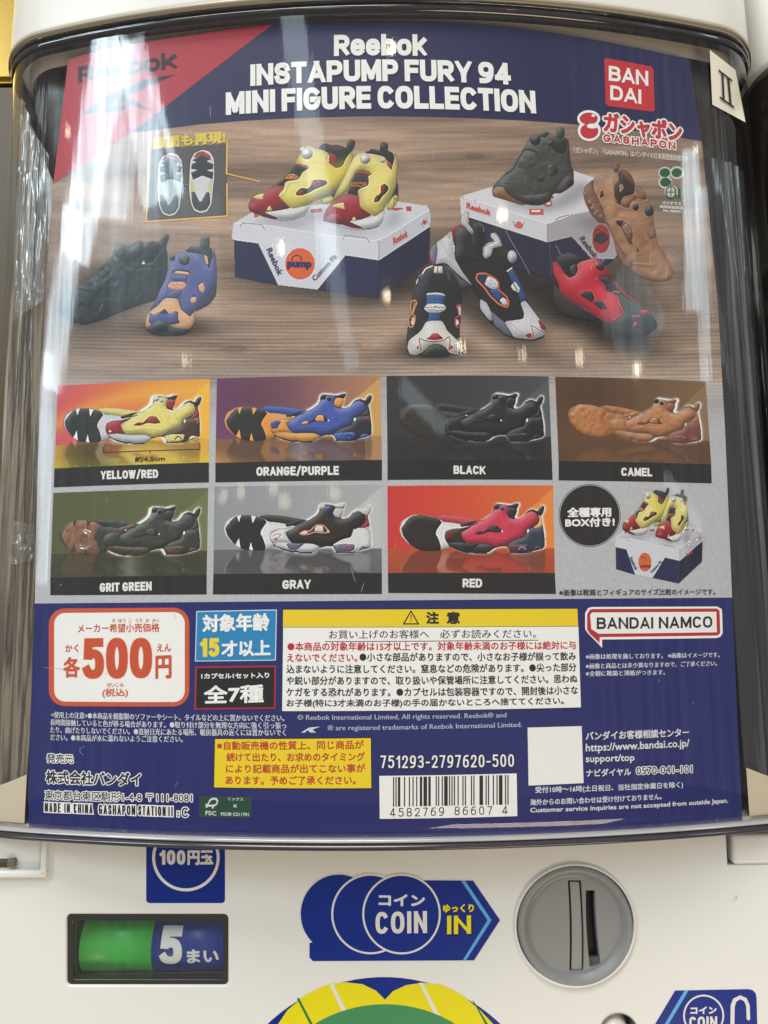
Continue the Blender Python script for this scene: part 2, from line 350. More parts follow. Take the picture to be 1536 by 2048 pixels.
# ---------------------------------------------------------------- bold grotesque capitals drawn as strokes
def _sup(a0, a1, cx=.5, cy=.5, rx=.5, ry=.5, n=18, p=2.5):
    o = []
    for i in range(n + 1):
        a = math.radians(a0 + (a1 - a0) * i / n); c, s = math.cos(a), math.sin(a)
        o.append((cx + rx * math.copysign(abs(c) ** (2 / p), c), cy + ry * math.copysign(abs(s) ** (2 / p), s)))
    return o
def _cr(p, n=2): return [tuple(q) for q in chaikin(p, n, False)]
def _bowl(y0, y1, x1=1., xs=.5): return [(0, y1), (xs, y1)] + _sup(90, -90, xs, (y0 + y1) / 2, x1 - xs, (y1 - y0) / 2, 10)[1:-1] + [(xs, y0), (0, y0)]
_six = [_sup(0, 360, .5, .31, .5, .31, 20), _cr([(0, .34), (.03, .62), (.2, .88), (.5, .99), (.92, 1)])]
GL = {
 'O': (.80, [_sup(0, 360, n=28)]), '0': (.66, [_sup(0, 360, n=28)]), 'C': (.74, [_sup(44, 316)]), 'G': (.78, [_sup(44, 352) + [(1, .46), (.56, .46)]]),
 'S': (.68, [_cr([(.96, .76), (.86, .95), (.5, 1.02), (.12, .95), (0, .75), (.1, .57), (.5, .5), (.9, .42), (1, .25), (.88, .05), (.5, -.02), (.13, .05), (.02, .24)])]),
 'D': (.74, [[(0, 0), (0, 1)], _bowl(0, 1, 1, .42)]), 'P': (.68, [[(0, 0), (0, 1)], _bowl(.42, 1)]), 'R': (.70, [[(0, 0), (0, 1)], _bowl(.45, 1), [(.48, .45), (.98, 0)]]),
 'B': (.70, [[(0, 0), (0, 1)], _bowl(.52, 1, .94), _bowl(0, .52, 1)]), 'U': (.72, [[(0, 1), (0, .32)] + _sup(180, 360, .5, .32, .5, .32, 12) + [(1, .32), (1, 1)]]),
 'A': (.80, [[(0, -.05), (.5, 1.05)], [(.5, 1.05), (1, -.05)], [(.2, .26), (.8, .26)]]), 'M': (.92, [[(0, 0), (0, 1)], [(1, 0), (1, 1)], [(.04, 1.05), (.5, .12)], [(.96, 1.05), (.5, .12)]]),
 'N': (.76, [[(0, 0), (0, 1)], [(1, 0), (1, 1)], [(.02, 1.05), (.98, -.05)]]), 'I': (0, [[(.5, 0), (.5, 1)]]), 'T': (.66, [[(0, 1), (1, 1)], [(.5, 0), (.5, 1)]]), 'L': (.58, [[(0, 1), (0, 0), (1, 0)]]),
 'H': (.74, [[(0, 0), (0, 1)], [(1, 0), (1, 1)], [(0, .5), (1, .5)]]), 'E': (.60, [[(1, 1), (0, 1), (0, 0), (1, 0)], [(0, .51), (.92, .51)]]), 'F': (.58, [[(1, 1), (0, 1), (0, 0)], [(0, .5), (.9, .5)]]), 'Y': (.76, [[(0, 1.05), (.5, .38)], [(1, 1.05), (.5, .38)], [(.5, .42), (.5, 0)]]),
 'K': (.72, [[(0, 0), (0, 1)], [(.1, .4), (.95, 1.05)], [(.38, .62), (1, -.05)]]), 'W': (1.1, [[(0, 1.05), (.26, -.05)], [(.26, -.05), (.5, 1.05)], [(.5, 1.05), (.74, -.05)], [(.74, -.05), (1, 1.05)]]), 'V': (.74, [[(0, 1.05), (.5, -.05)], [(1, 1.05), (.5, -.05)]]),
 '/': (.5, [[(0, -.1), (1, 1.1)]]), '-': (.38, [[(0, .42), (1, .42)]]), '1': (.34, [[(1, 0), (1, 1)], [(0, .78), (1, 1)]]),
 '2': (.64, [_cr([(.02, .74), (.1, .93), (.5, 1.02), (.92, .93), (1, .72), (.85, .5), (.1, .06)]) , [(0, 0), (1, 0)]]), '3': (.64, [_cr([(.03, .88), (.4, 1.02), (.9, .95), (.95, .7), (.8, .53), (.4, .53)]), _cr([(.4, .53), (.85, .52), (1.0, .3), (.92, .05), (.45, -.02), (0, .1)])]),
 '4': (.70, [[(.74, 0), (.74, 1)], [(.66, 1), (0, .25)], [(0, .24), (1, .24)]]), '5': (.66, [[(.94, 1), (.12, 1), (.08, .60)], _sup(104, -148, .46, .325, .54, .325, 20)]),
 '6': (.66, _six), '9': (.66, [[(1 - x, 1 - y) for x, y in q] for q in _six]), '7': (.62, [[(0, 1), (1, 1)], [(.97, .98), (.36, 0)]]), '8': (.66, [_sup(0, 360, .5, .76, .46, .25, 18), _sup(0, 360, .5, .26, .5, .27, 18)]),
 'e': (.62, [[(.02, .38), (.98, .38)], _sup(0, 318, .5, .37, .5, .37, 18)]), 'b': (.64, [[(0, 0), (0, 1.03)], _sup(0, 360, .5, .37, .5, .37, 20)]), 'o': (.64, [_sup(0, 360, .5, .37, .5, .37, 20)]), 'k': (.62, [[(0, 0), (0, 1.03)], [(.1, .3), (.95, .82)], [(.35, .45), (1, -.05)]]), ':': (0, [[(.5, .02), (.5, .08)], [(.5, .55), (.5, .61)]]), ' ': (.10, [])}
def _strip(P, t):
    P = np.array(P, float); d = np.diff(P, axis=0); L = np.hypot(d[:, 0], d[:, 1]); k = L > 1e-6; P = np.vstack([P[:1], P[1:][k]]); d = d[k] / L[k][:, None]
    closed = np.hypot(*(P[0] - P[-1])) < 1e-3
    n = np.stack([-d[:, 1], d[:, 0]], -1); N = np.zeros_like(P)
    N[0] = n[0]; N[-1] = n[-1]
    for i in range(1, len(P) - 1):
        m = n[i - 1] + n[i]; m /= max(np.hypot(*m), 1e-6); N[i] = m / max(m @ n[i], .5)
    if closed: m = n[0] + n[-1]; m /= max(np.hypot(*m), 1e-6); N[0] = N[-1] = m / max(m @ n[0], .5)
    else: P[0] -= d[0] * t / 2; P[-1] += d[-1] * t / 2
    A = P + N * t / 2; B = P - N * t / 2; V = np.empty((len(P) * 2, 2)); V[0::2] = A; V[1::2] = B; T = []
    for i in range(len(P) - 1): a = 2 * i; T += [(a, a + 1, a + 3), (a, a + 3, a + 2)]
    return V, T
def gtext(txt, W, h, t, sp):
    """txt set W wide and h high with stroke t*h and gaps sp*h"""
    T_ = t * h; wid = [GL[c][0] * h for c in txt]; low = sum(1 for _ in txt); fix = sum(T_ if c != ' ' else .12 * h for c in txt) + sp * h * (len(txt) - 1)
    k = (W - fix) / max(sum(wid), 1e-6); x = 0; Vs, Ts, Z, n = [], [], [], 0
    for c, w_ in zip(txt, wid):
        iw = w_ * k; cell = iw + (T_ if c != ' ' else .12 * h)
        for j, q in enumerate(GL[c][1]):
            P = [(x + T_ / 2 + a * iw, T_ / 2 + b * (h - T_)) for a, b in q]; V, T = _strip(P, T_)
            if c not in '/': V[:, 1] = np.clip(V[:, 1], 0, h * (1.03 if c in 'bk' else 1))
            V[:, 0] = np.clip(V[:, 0], x - .02 * h, x + cell + .02 * h); Vs.append(V); Ts.append(np.array(T) + n); Z.append(np.full(len(V), j * .9 + .02 * len(Vs))); n += len(V)
        x += cell + sp * h
    return np.vstack(Vs), np.vstack(Ts), np.concatenate(Z)
# ---------------------------------------------------------------- the pictures of the small shoes
BLK = (34, 34, 36)
def stripes(p, pts, col, n, a=.5):
    m = p.mask(pts); Y, X = np.mgrid[0:p.h, 0:p.w]; p.put(m * (.5 + .5 * np.sin((X + Y * .3) * n)), col, a, False)
def shoe_yellow_a():
    p = Pic(488, 272, 716, 446, (480, 270), 6.4, 1.35); Y = (228, 212, 112); R = (150, 34, 44); Yd = (205, 184, 84)
    p.f([(1000,165),(1040,125),(1100,105),(1165,130),(1230,125),(1300,140),(1360,165),(1380,150),(1385,80),(1420,58),(1478,75),(1475,130),(1440,200),(1390,250),(1330,360),(1250,440),(1150,380),(1080,230)], (38,38,40), 9, .8, .3)
    p.f([(1360,165),(1372,100),(1400,62),(1440,58),(1478,78),(1476,130),(1440,205),(1400,240)], (46,46,48), 4, 1, .3)
    p.f([(1100,215),(1160,230),(1232,262),(1238,310),(1215,360),(1190,400),(1130,380)], R, 5, .8, .3)
    p.f([(1050,800),(1240,710),(1260,760),(1180,840),(1060,890),(1030,850)], (40,44,46), 3, 1, .2)
    p.f([(1040,820),(1190,780),(1200,850),(1130,890),(1060,890)], (196,180,70), 4, 1, .4)
    p.f([(290,985),(450,950),(640,930),(880,880),(895,920),(850,1010),(700,1075),(540,1085),(420,1060),(330,1020)], (214,212,212), 7, 1, .25)
    p.l([(380,1070),(560,1100),(720,1078),(840,1030)], 12, (50,46,46), .8, solid=True)
    p.l([(720,1070),(735,1045),(750,1060)], 6, (120,118,118)); p.l([(500,1080),(520,1050),(570,1080)], 5, (150,148,150))
    p.f([(110,940),(110,880),(150,810),(280,740),(400,670),(470,645),(560,660),(640,700),(660,790),(650,940),(480,975),(300,990),(500,1070),(440,1085),(300,1055),(220,1020),(130,985)], R, 11, 1.1, .35)
    p.f([(112,930),(130,880),(190,872),(240,920),(262,985),(240,1025),(140,985)], (150,30,40), 6, 1.4, .4)
    p.l([(135,880),(190,870),(250,930)], 8, (200,80,88), .6); p.l([(150,830),(240,900),(300,985)], 6, (100,18,28), .7)
    p.f([(720,360),(850,400),(870,430),(800,480),(750,560),(600,600),(560,660),(465,640),(560,570),(640,480)], (40,38,42), 5, .6)
    stripes(p, [(720,385),(850,420),(760,540),(600,560),(660,460)], (84,76,78), 1.9, .35)
    p.f([(712,378),(740,358),(800,372),(860,405),(872,430),(800,400),(725,395)], (170,50,60), 2, 1)
    p.f([(570,570),(625,505),(700,505),(750,545),(735,565),(640,570)], (205,120,50), 1, .5, tex=1.3)
    p.l([(595,550),(640,515),(680,530),(730,545)], 8, (60,30,30), .6); p.l([(590,565),(660,545),(730,565)], 6, (70,30,30), .6)
    body = [(870,130),(960,170),(1090,210),(1140,260),(1130,370),(1240,435),(1310,400),(1370,280),(1420,225),(1450,240),(1440,300),(1400,420),(1340,560),(1240,700),(1050,800),(900,870),(860,905),(690,945),(640,930),(500,790),(505,750),(560,700),(580,600),(750,570),(800,480),(880,430),(860,395),(720,360),(640,470),(450,640),(290,730),(420,640),(560,520),(690,390),(740,290),(800,190)]
    b = p.f(body, Y, 10, 1.25, .35)
    p.sft([(740,360),(860,150),(940,170),(900,330),(860,420)], (246,238,176), .6, 5)
    p.sft([(1060,420),(1440,260),(1340,560),(1120,700)], (214,190,60), .55, 8); p.sft([(700,600),(900,470),(1050,520),(820,640)], (240,228,150), .6, 6)
    p.sft([(560,820),(700,830),(900,800),(700,940)], (206,188,92), .6, 5)
    for q, w, c, a in (([(505,780),(570,720),(600,610),(760,580),(810,490),(880,440)], 14, (246,236,170), .8), ([(530,790),(590,740),(620,640),(780,600)], 5, (180,160,70), .5),
        ([(520,800),(660,930),(860,890)], 6, (175,155,70), .6), ([(960,170),(990,210),(960,280),(890,330),(870,380)], 8, (190,170,80), .5), ([(1140,270),(1130,370),(1240,440),(1320,400),(1400,260)], 10, (248,238,150), .7),
        ([(930,340),(1060,380),(1120,380)], 12, (200,180,80), .4), ([(1100,215),(1130,260),(1125,350)], 8, (250,240,180), .6)): p.l(q, w, c, a, .6)
    p.f([(930,580),(1010,572),(1100,585),(1125,625),(1080,655),(980,690),(870,750),(790,780),(715,775),(720,735),(780,680),(870,690),(905,640)], (44,40,46), 3, .5)
    p.f([(935,600),(1000,580),(1050,590),(1040,650),(960,680),(925,650)], (128,62,72), 3, .8); p.f([(730,765),(770,705),(810,720),(830,770),(780,778)], (130,38,46), 2, .8)
    p.l([(915,640),(935,575),(1010,566),(1105,578),(1130,625),(1060,670),(880,755),(780,790),(712,782),(718,730),(780,672),(870,685)], 7, (244,234,168), .8, closed=True)
    p.f([(165,795),(240,760),(310,755),(295,790),(295,828),(220,822)], (226,208,128), 2, .8); p.f([(345,972),(360,925),(385,908),(415,968)], (214,190,110), 2, .8)
    p.e(800,188,34,38,20,(216,212,208),puff=3,k=1.4); p.e(858,240,78,76,0,(206,200,196),puff=7,k=1.6,edge=.25); p.e(840,215,34,30,0,(240,238,236),blur=2)
    p.grain(.04); return p
def shoe_yellow_b():
    p = Pic(643, 274, 802, 462, (630, 270), 7.68, 1.35); Y = (226, 210, 114); R = (152, 32, 42)
    p.f([(740,265),(830,250),(850,215),(960,225),(985,245),(1010,115),(1100,112),(1125,160),(1120,245),(1190,270),(1215,320),(1215,420),(1180,520),(1000,360)], (40,38,40), 8, .9, .3)
    p.f([(985,240),(1012,118),(1060,108),(1118,130),(1122,200),(1115,265),(1050,270)], (50,48,50), 4, 1, .35)
    p.f([(1090,380),(1140,420),(1185,470),(1170,535),(1110,490)], (170,56,56), 3, .8)
    p.f([(1240,660),(1275,760),(1285,980),(1240,1090),(1150,1165),(1100,1150),(1130,1000),(1200,860)], (36,36,38), 5, 1, .2)
    p.f([(1110,1150),(1130,1040),(1190,960),(1250,915),(1272,960),(1265,1040),(1200,1130),(1140,1165)], (206,190,84), 4, 1, .4)
    p.l([(1210,1050),(1215,990),(1240,970),(1250,1010)], 12, (40,38,36), 1)
    p.f([(120,1290),(135,1220),(190,1265),(500,1330),(880,1260),(1080,1150),(1070,1220),(1030,1360),(960,1410),(860,1440),(700,1450),(500,1400)], (218,216,216), 7, 1, .25)
    p.l([(200,1340),(420,1420),(640,1465),(860,1445),(1000,1400)], 14, (60,54,54), .7, solid=True)
    for a, b in (((950,1400),(960,1340)), ((800,1440),(820,1390)), ((880,1430),(900,1400))): p.l([a, b], 9, (150,148,150), .8)
    p.f([(125,1330),(140,1230),(160,1160),(240,1050),(350,970),(480,900),(680,930),(800,1060),(880,1240),(700,1310),(520,1330),(740,1430),(700,1450),(560,1430),(380,1370),(200,1340)], R, 12, 1.1, .3)
    p.f([(120,1330),(190,1270),(260,1215),(360,1210),(440,1290),(460,1350),(400,1390),(240,1350)], (150,26,38), 7, 1.5, .35)
    p.l([(215,1235),(280,1205),(370,1215)], 10, (205,90,98), .6); p.l([(160,1260),(250,1200),(380,1220),(480,1330)], 6, (104,16,26), .7)
    p.f([(600,555),(860,600),(820,660),(810,790),(660,850),(660,940),(480,900),(545,820),(555,720),(605,640)], (42,38,42), 6, .6)
    stripes(p, [(610,600),(820,620),(790,710),(580,720)], (92,82,84), 1.7, .4); stripes(p, [(540,830),(680,830),(660,930),(490,895)], (80,76,78), 1.7, .35)
    p.f([(605,575),(640,555),(760,560),(860,600),(855,622),(740,590),(620,592)], (176,58,52), 2, 1)
    p.f([(540,790),(570,730),(650,705),(740,725),(795,760),(770,800),(660,820),(560,810)], (40,34,36))
    for i in range(7): p.l([(560 + i * 34, 775 - 18 * math.sin(i * .5)), (575 + i * 34, 735 - 6 * math.sin(i * .5))], 10, (236,150,66), .95, .3)
    p.l([(560,790),(650,775),(700,800),(780,770)], 9, (226,140,60), .9); p.l([(580,805),(660,800),(720,815)], 6, (200,110,50), .8)
    body = [(740,265),(800,290),(900,300),(1040,330),(1090,370),(1110,480),(1175,545),(1190,480),(1220,380),(1215,280),(1245,290),(1268,400),(1255,620),(1240,800),(1200,880),(1150,1000),(1100,1080),(1060,1160),(930,1255),(880,1240),(690,1110),(680,950),(655,880),(680,840),(800,790),(830,740),(815,640),(870,610),(840,570),(720,545),(610,560),(600,640),(550,700),(520,830),(430,900),(250,1040),(330,860),(450,650),(520,480),(600,340),(670,285)]
    p.f(body, Y, 11, 1.3, .35)
    p.sft([(600,330),(700,290),(700,440),(600,560),(500,760),(330,960),(420,700)], (243,232,160), .7, 5); p.sft([(860,620),(1050,560),(1200,640),(1000,720),(830,830)], (238,222,130), .6, 7)
    p.sft([(720,1010),(900,1100),(1080,1080),(930,1240)], (206,190,92), .6, 5)
    for q, w, c, a in (([(660,880),(690,840),(820,790),(850,740),(830,650),(880,610)], 12, (246,234,166), .8), ([(720,870),(730,1000),(760,1090),(940,1210)], 6, (176,158,70), .6), ([(690,950),(700,1100),(930,1245)], 9, (180,158,66), .5),
        ([(930,340),(970,420),(930,480),(880,540),(900,580)], 10, (188,168,76), .5), ([(870,330),(880,400),(860,470)], 8, (196,176,84), .4), ([(1100,480),(1175,555),(1200,480),(1225,380)], 9, (246,234,150), .7), ([(760,1010),(880,1000)], 7, (190,168,78), .5)): p.l(q, w, c, a, .7)
    p.f([(1010,780),(1070,750),(1130,800),(1130,850),(1090,900),(1030,950),(990,1020),(950,1040),(900,1040),(915,970),(950,930),(1005,900)], (44,38,38), 3, .5)
    p.f([(1010,780),(1065,765),(1075,860),(1020,930)], (132,36,40), 2, .8); p.f([(905,1030),(930,975),(980,990),(950,1035)], (120,34,38), 2, .6)
    p.l([(1005,775),(1070,740),(1140,800),(1135,860),(1040,960),(990,1035),(895,1048),(912,960),(1000,905)], 8, (242,230,150), .8, closed=True)
    p.f([(260,1095),(350,1055),(445,1045),(440,1090),(465,1145),(350,1120)], (228,206,130), 2, .8); p.f([(560,1325),(595,1255),(640,1310)], (216,190,108), 2, .8)
    p.e(770,372,84,80,0,(208,200,196),puff=7,k=1.7,edge=.25); p.e(745,345,34,30,0,(242,238,236),blur=2.2); p.e(1035,390,48,46,0,(214,206,198),puff=4,k=1.6,edge=.25)
    p.grain(.04); return p
def shoe_green():
    p = Pic(982, 252, 1152, 418, (970, 250), 7.68, 1.35); G = (66, 68, 62)
    p.f([(100,1040),(110,960),(180,860),(340,720),(480,560),(600,340),(680,190),(750,145),(830,170),(870,110),(930,95),(1000,130),(1010,165),(1090,190),(1100,60),(1150,30),(1220,60),(1225,130),(1215,185),(1290,240),(1305,500),(1330,640),(1360,700),(1370,920),(1250,1010),(1160,1060),(1050,1060),(1000,1180),(860,1240),(700,1240),(400,1180),(250,1130),(130,1110)], G, 12, 1.1, .4)
    p.f([(960,190),(1060,170),(1190,180),(1260,260),(1250,400),(1190,460),(1060,400),(1000,300)], (40,42,40), 8, .8)
    p.f([(1090,190),(1105,60),(1150,35),(1215,60),(1220,140),(1190,200),(1140,230)], (60,68,62), 4, 1.3, .4)
    p.f([(820,190),(870,105),(930,95),(990,130),(960,170),(930,200)], (62,70,64), 5, 1.4, .4)
    p.sft([(600,400),(700,170),(800,160),(680,330)], (96,104,98), .7, 5); p.sft([(360,720),(480,540),(560,420),(480,620)], (98,106,100), .7, 4)
    p.sft([(380,740),(600,690),(640,900),(340,880)], (80,86,78), .7, 6)
    p.f([(600,400),(800,440),(780,600),(640,690),(500,660),(500,580)], (80,84,74), 6, .8, .3); stripes(p, [(620,420),(780,440),(740,560),(560,520)], (54,58,52), 2, .4)
    p.l([(260,790),(440,690),(490,560),(600,380),(700,380),(820,440)], 16, (26,28,26), .9, .8); p.l([(690,340),(790,370),(830,430)], 12, (120,120,112), .6, .8)
    p.l([(775,480),(765,610),(640,690)], 10, (40,42,38), .9); p.l([(760,480),(752,600)], 6, (140,140,128), .6)
    for i in range(9): p.l([(550 + i * 22, 560 + (i % 3) * 28), (575 + i * 20, 610 + (i % 2) * 30)], 6, (44,46,40), .7)
    p.f([(940,620),(1050,600),(1130,700),(1060,780),(960,800)], (44,42,40), 4, .9, .3); p.f([(950,640),(1030,620),(1045,760),(960,790)], (70,70,66), 3, .7)
    p.f([(820,800),(900,760),(930,830),(880,880),(815,870)], (52,52,48), 3, .9, .3)
    p.l([(935,800),(935,620),(1050,590),(1140,700),(1080,790),(940,870),(830,890),(800,820),(870,760),(930,780)], 7, (38,38,36), .7)
    p.l([(540,690),(620,760),(610,900)], 12, (110,110,98), .5, .8); p.l([(340,830),(350,900)], 6, (120,120,110), .6)
    p.l([(300,900),(620,920),(800,1070),(1040,980)], 9, (34,34,32), .8, .6); p.l([(830,200),(940,240),(930,320),(840,370)], 8, (96,100,94), .6, .8); p.l([(1060,440),(1180,480),(1260,400),(1290,260)], 9, (90,94,86), .6, .8)
    p.f([(1080,990),(1340,680),(1365,900),(1280,990),(1150,1050),(1080,1060)], (66,58,58), 8, .9, .3); p.l([(1060,960),(1200,800),(1345,670)], 9, (30,30,30), .8)
    p.f([(1260,930),(1290,820),(1330,860),(1310,950)], (36,32,34), 2, .6); p.l([(1170,1050),(1260,1000),(1310,960)], 14, (134,96,78), .8)
    p.f([(460,1090),(860,1070),(1030,1010),(1000,1170),(860,1235),(650,1220)], (60,54,54), 6, .9, .3); p.l([(480,1100),(860,1070)], 6, (100,100,94), .6)
    p.f([(105,1070),(120,990),(190,945),(280,970),(350,1080),(500,1170),(660,1220),(560,1240),(300,1160),(130,1110)], (138,98,62), 7, 1.3, .4); p.l([(230,1010),(215,1070)], 7, (70,46,30), .7); p.l([(130,1000),(190,950),(290,975)], 8, (176,130,86), .7)
    p.l([(110,960),(200,930),(300,960),(370,1060),(470,1110)], 9, (36,36,36), .7)
    p.e(770,235,84,84,0,(54,46,48),puff=7,k=1.8,edge=.4); p.e(755,200,26,20,0,(96,86,90),a=.8,blur=2.5); p.e(1005,290,50,44,0,(50,44,44),puff=4,k=1.5,edge=.3)
    p.lumps(.13, 10); p.grain(.08); return p
def shoe_tan():
    p = Pic(1163, 320, 1352, 578, (1150, 310), 7.314, 1.35); B = (158, 116, 86); Bd = (128, 86, 68)
    p.f([(110,560),(140,450),(260,360),(420,260),(540,220),(545,130),(640,90),(650,200),(760,220),(840,320),(880,460),(960,460),(1050,600),(1090,700),(1150,800),(1140,930),(1180,1140),(1200,1280),(1300,1420),(1400,1600),(1440,1720),(1400,1830),(1200,1860),(1000,1800),(820,1700),(660,1560),(600,1400),(560,1250),(450,1010),(360,1000),(230,880),(140,700)], B, 15, .9, .35)
    p.f([(110,560),(140,450),(265,360),(270,520),(350,680),(430,860),(440,1000),(350,1000),(230,880),(140,700)], (132,92,78), 8, .9, .35)
    p.f([(560,1250),(640,1320),(760,1520),(850,1610),(800,1680),(660,1570),(590,1420)], (138,98,82), 6, .8, .3)
    p.f([(620,250),(760,230),(840,330),(880,470),(850,580),(700,610),(660,740),(600,720),(560,600),(570,440),(640,380)], (52,38,34), 8, .6)
    p.f([(640,225),(760,225),(840,330),(870,470),(800,420),(700,290)], (120,80,56), 6, .8, .3); p.f([(640,440),(690,430),(710,490),(650,560)], (150,138,124))
    p.f([(545,210),(550,130),(600,95),(650,90),(640,230),(620,260),(570,250)], (130,88,64), 4, 1.2, .4); p.l([(600,110),(590,220)], 7, (84,54,38), .7)
    p.f([(660,720),(680,640),(760,610),(880,580),(920,640),(820,680),(780,780),(700,770)], (140,98,74), 6, 1, .35)
    p.f([(850,480),(920,450),(980,500),(1050,610),(1040,660),(920,640),(900,560)], (146,104,80), 6, 1.2, .4)
    p.sft([(420,280),(520,260),(560,440),(540,640),(620,820),(500,760),(440,500)], (190,150,116), .55, 5); p.sft([(440,600),(560,900),(540,1000),(600,1200),(500,1040),(400,760)], (186,146,104), .55, 5)
    p.sft([(560,820),(900,850),(1080,900),(900,1010),(640,940)], (176,136,106), .5, 7); p.sft([(870,1100),(1000,1200),(1080,1400),(900,1300)], (128,88,66), .6, 6)
    p.sft([(880,1640),(1100,1640),(1200,1380),(1400,1620),(1420,1780),(1200,1850)], (172,136,112), .8, 5)
    for q, w, c, a in (([(540,250),(600,260),(640,340),(620,420),(570,470)], 8, (110,74,54), .7), ([(545,300),(530,420),(560,600),(620,720),(680,770),(800,790),(830,700),(960,690),(1080,650)], 12, (196,158,126), .7), ([(555,310),(545,420),(580,600),(640,710),(700,750),(790,770),(815,680),(950,670),(1060,640)], 5, (90,60,44), .7),
        ([(260,370),(260,520),(350,680),(440,900),(470,1050)], 9, (78,50,42), .8), ([(470,1000),(600,1280),(760,1520),(850,1620),(1100,1640)], 9, (92,62,48), .75), ([(840,1580),(1060,1590),(1110,1600),(1090,1520),(1110,1350)], 10, (196,160,134), .7), ([(830,1600),(1070,1640),(1120,1610)], 5, (100,72,60), .6),
        ([(960,970),(1110,930)], 8, (110,76,58), .7), ([(970,1010),(1120,960)], 7, (190,150,120), .5), ([(1000,1060),(1000,1180),(1100,1300)], 9, (190,150,118), .5), ([(980,1060),(990,1200),(1080,1310)], 6, (98,68,50), .6),
        ([(1150,1740),(1170,1700),(1210,1720)], 8, (206,176,150), .8), ([(1330,1650),(1340,1720),(1320,1800),(1290,1780)], 8, (206,176,150), .8), ([(760,1310),(800,1400),(920,1480),(1000,1460)], 6, (100,68,50), .6), ([(880,1640),(1030,1750),(1200,1850)], 6, (110,82,68), .5), ([(1220,1400),(1330,1500),(1400,1620)], 6, (190,158,132), .4)): p.l(q, w, c, a, .6)
    for i in range(10): p.l([(700 + i * 22, 1180 + i * 36), (712 + i * 22, 1172 + i * 36)], 6, (96,66,50), .7)
    p.f([(580,960),(700,960),(820,1060),(850,1140),(820,1280),(930,1380),(930,1440),(840,1380),(740,1220),(680,1080),(610,1010)], (112,78,60), 4, .8, .4)
    p.f([(690,1060),(740,1000),(800,1060),(830,1130),(780,1160),(720,1130)], (150,112,86), 3, .8, tex=.5); p.f([(800,1310),(860,1310),(920,1400),(900,1430),(840,1380)], (140,104,82), 2, .8, tex=.6)
    p.f([(590,965),(690,970),(680,1040),(640,1050)], (40,32,30), 2, .5); p.l([(575,950),(700,945),(780,1000),(840,1090),(840,1160)], 10, (200,164,130), .6)
    p.f([(355,630),(370,530),(400,520),(425,600),(380,630)], (60,40,34), 3, .6); p.l([(345,640),(365,530),(400,510)], 7, (196,160,130), .7)
    p.f([(1060,1130),(1160,1100),(1180,1200),(1110,1240),(1070,1200)], (140,100,78), 3, .9, .4); p.l([(1060,1130),(1160,1100),(1180,1200),(1110,1240)], 6, (96,66,50), .8, closed=True)
    for x, y in ((215,690),(250,780),(290,860),(330,830),(370,900),(150,570),(270,740)): p.e(x, y, 22, 18, 30, (160,116,100), puff=2, k=1.6, a=.8)
    for x, y in ((210,740),(250,820)): p.e(x, y, 22, 16, 60, (60,40,36), a=.8, blur=1.2)
    for x, y in ((450,700),(500,780),(520,870)): p.e(x, y, 26, 24, 0, (196,156,120), a=.5, blur=2.5)
    p.e(884,770,46,52,0,(40,44,46),puff=4,k=1.5,edge=.3); p.e(1080,818,68,86,0,(44,50,52),puff=6,k=1.6,edge=.3); p.e(1060,770,20,24,0,(84,94,98),a=.6,blur=2.5)
    p.lumps(.10, 13); p.grain(.06); return p
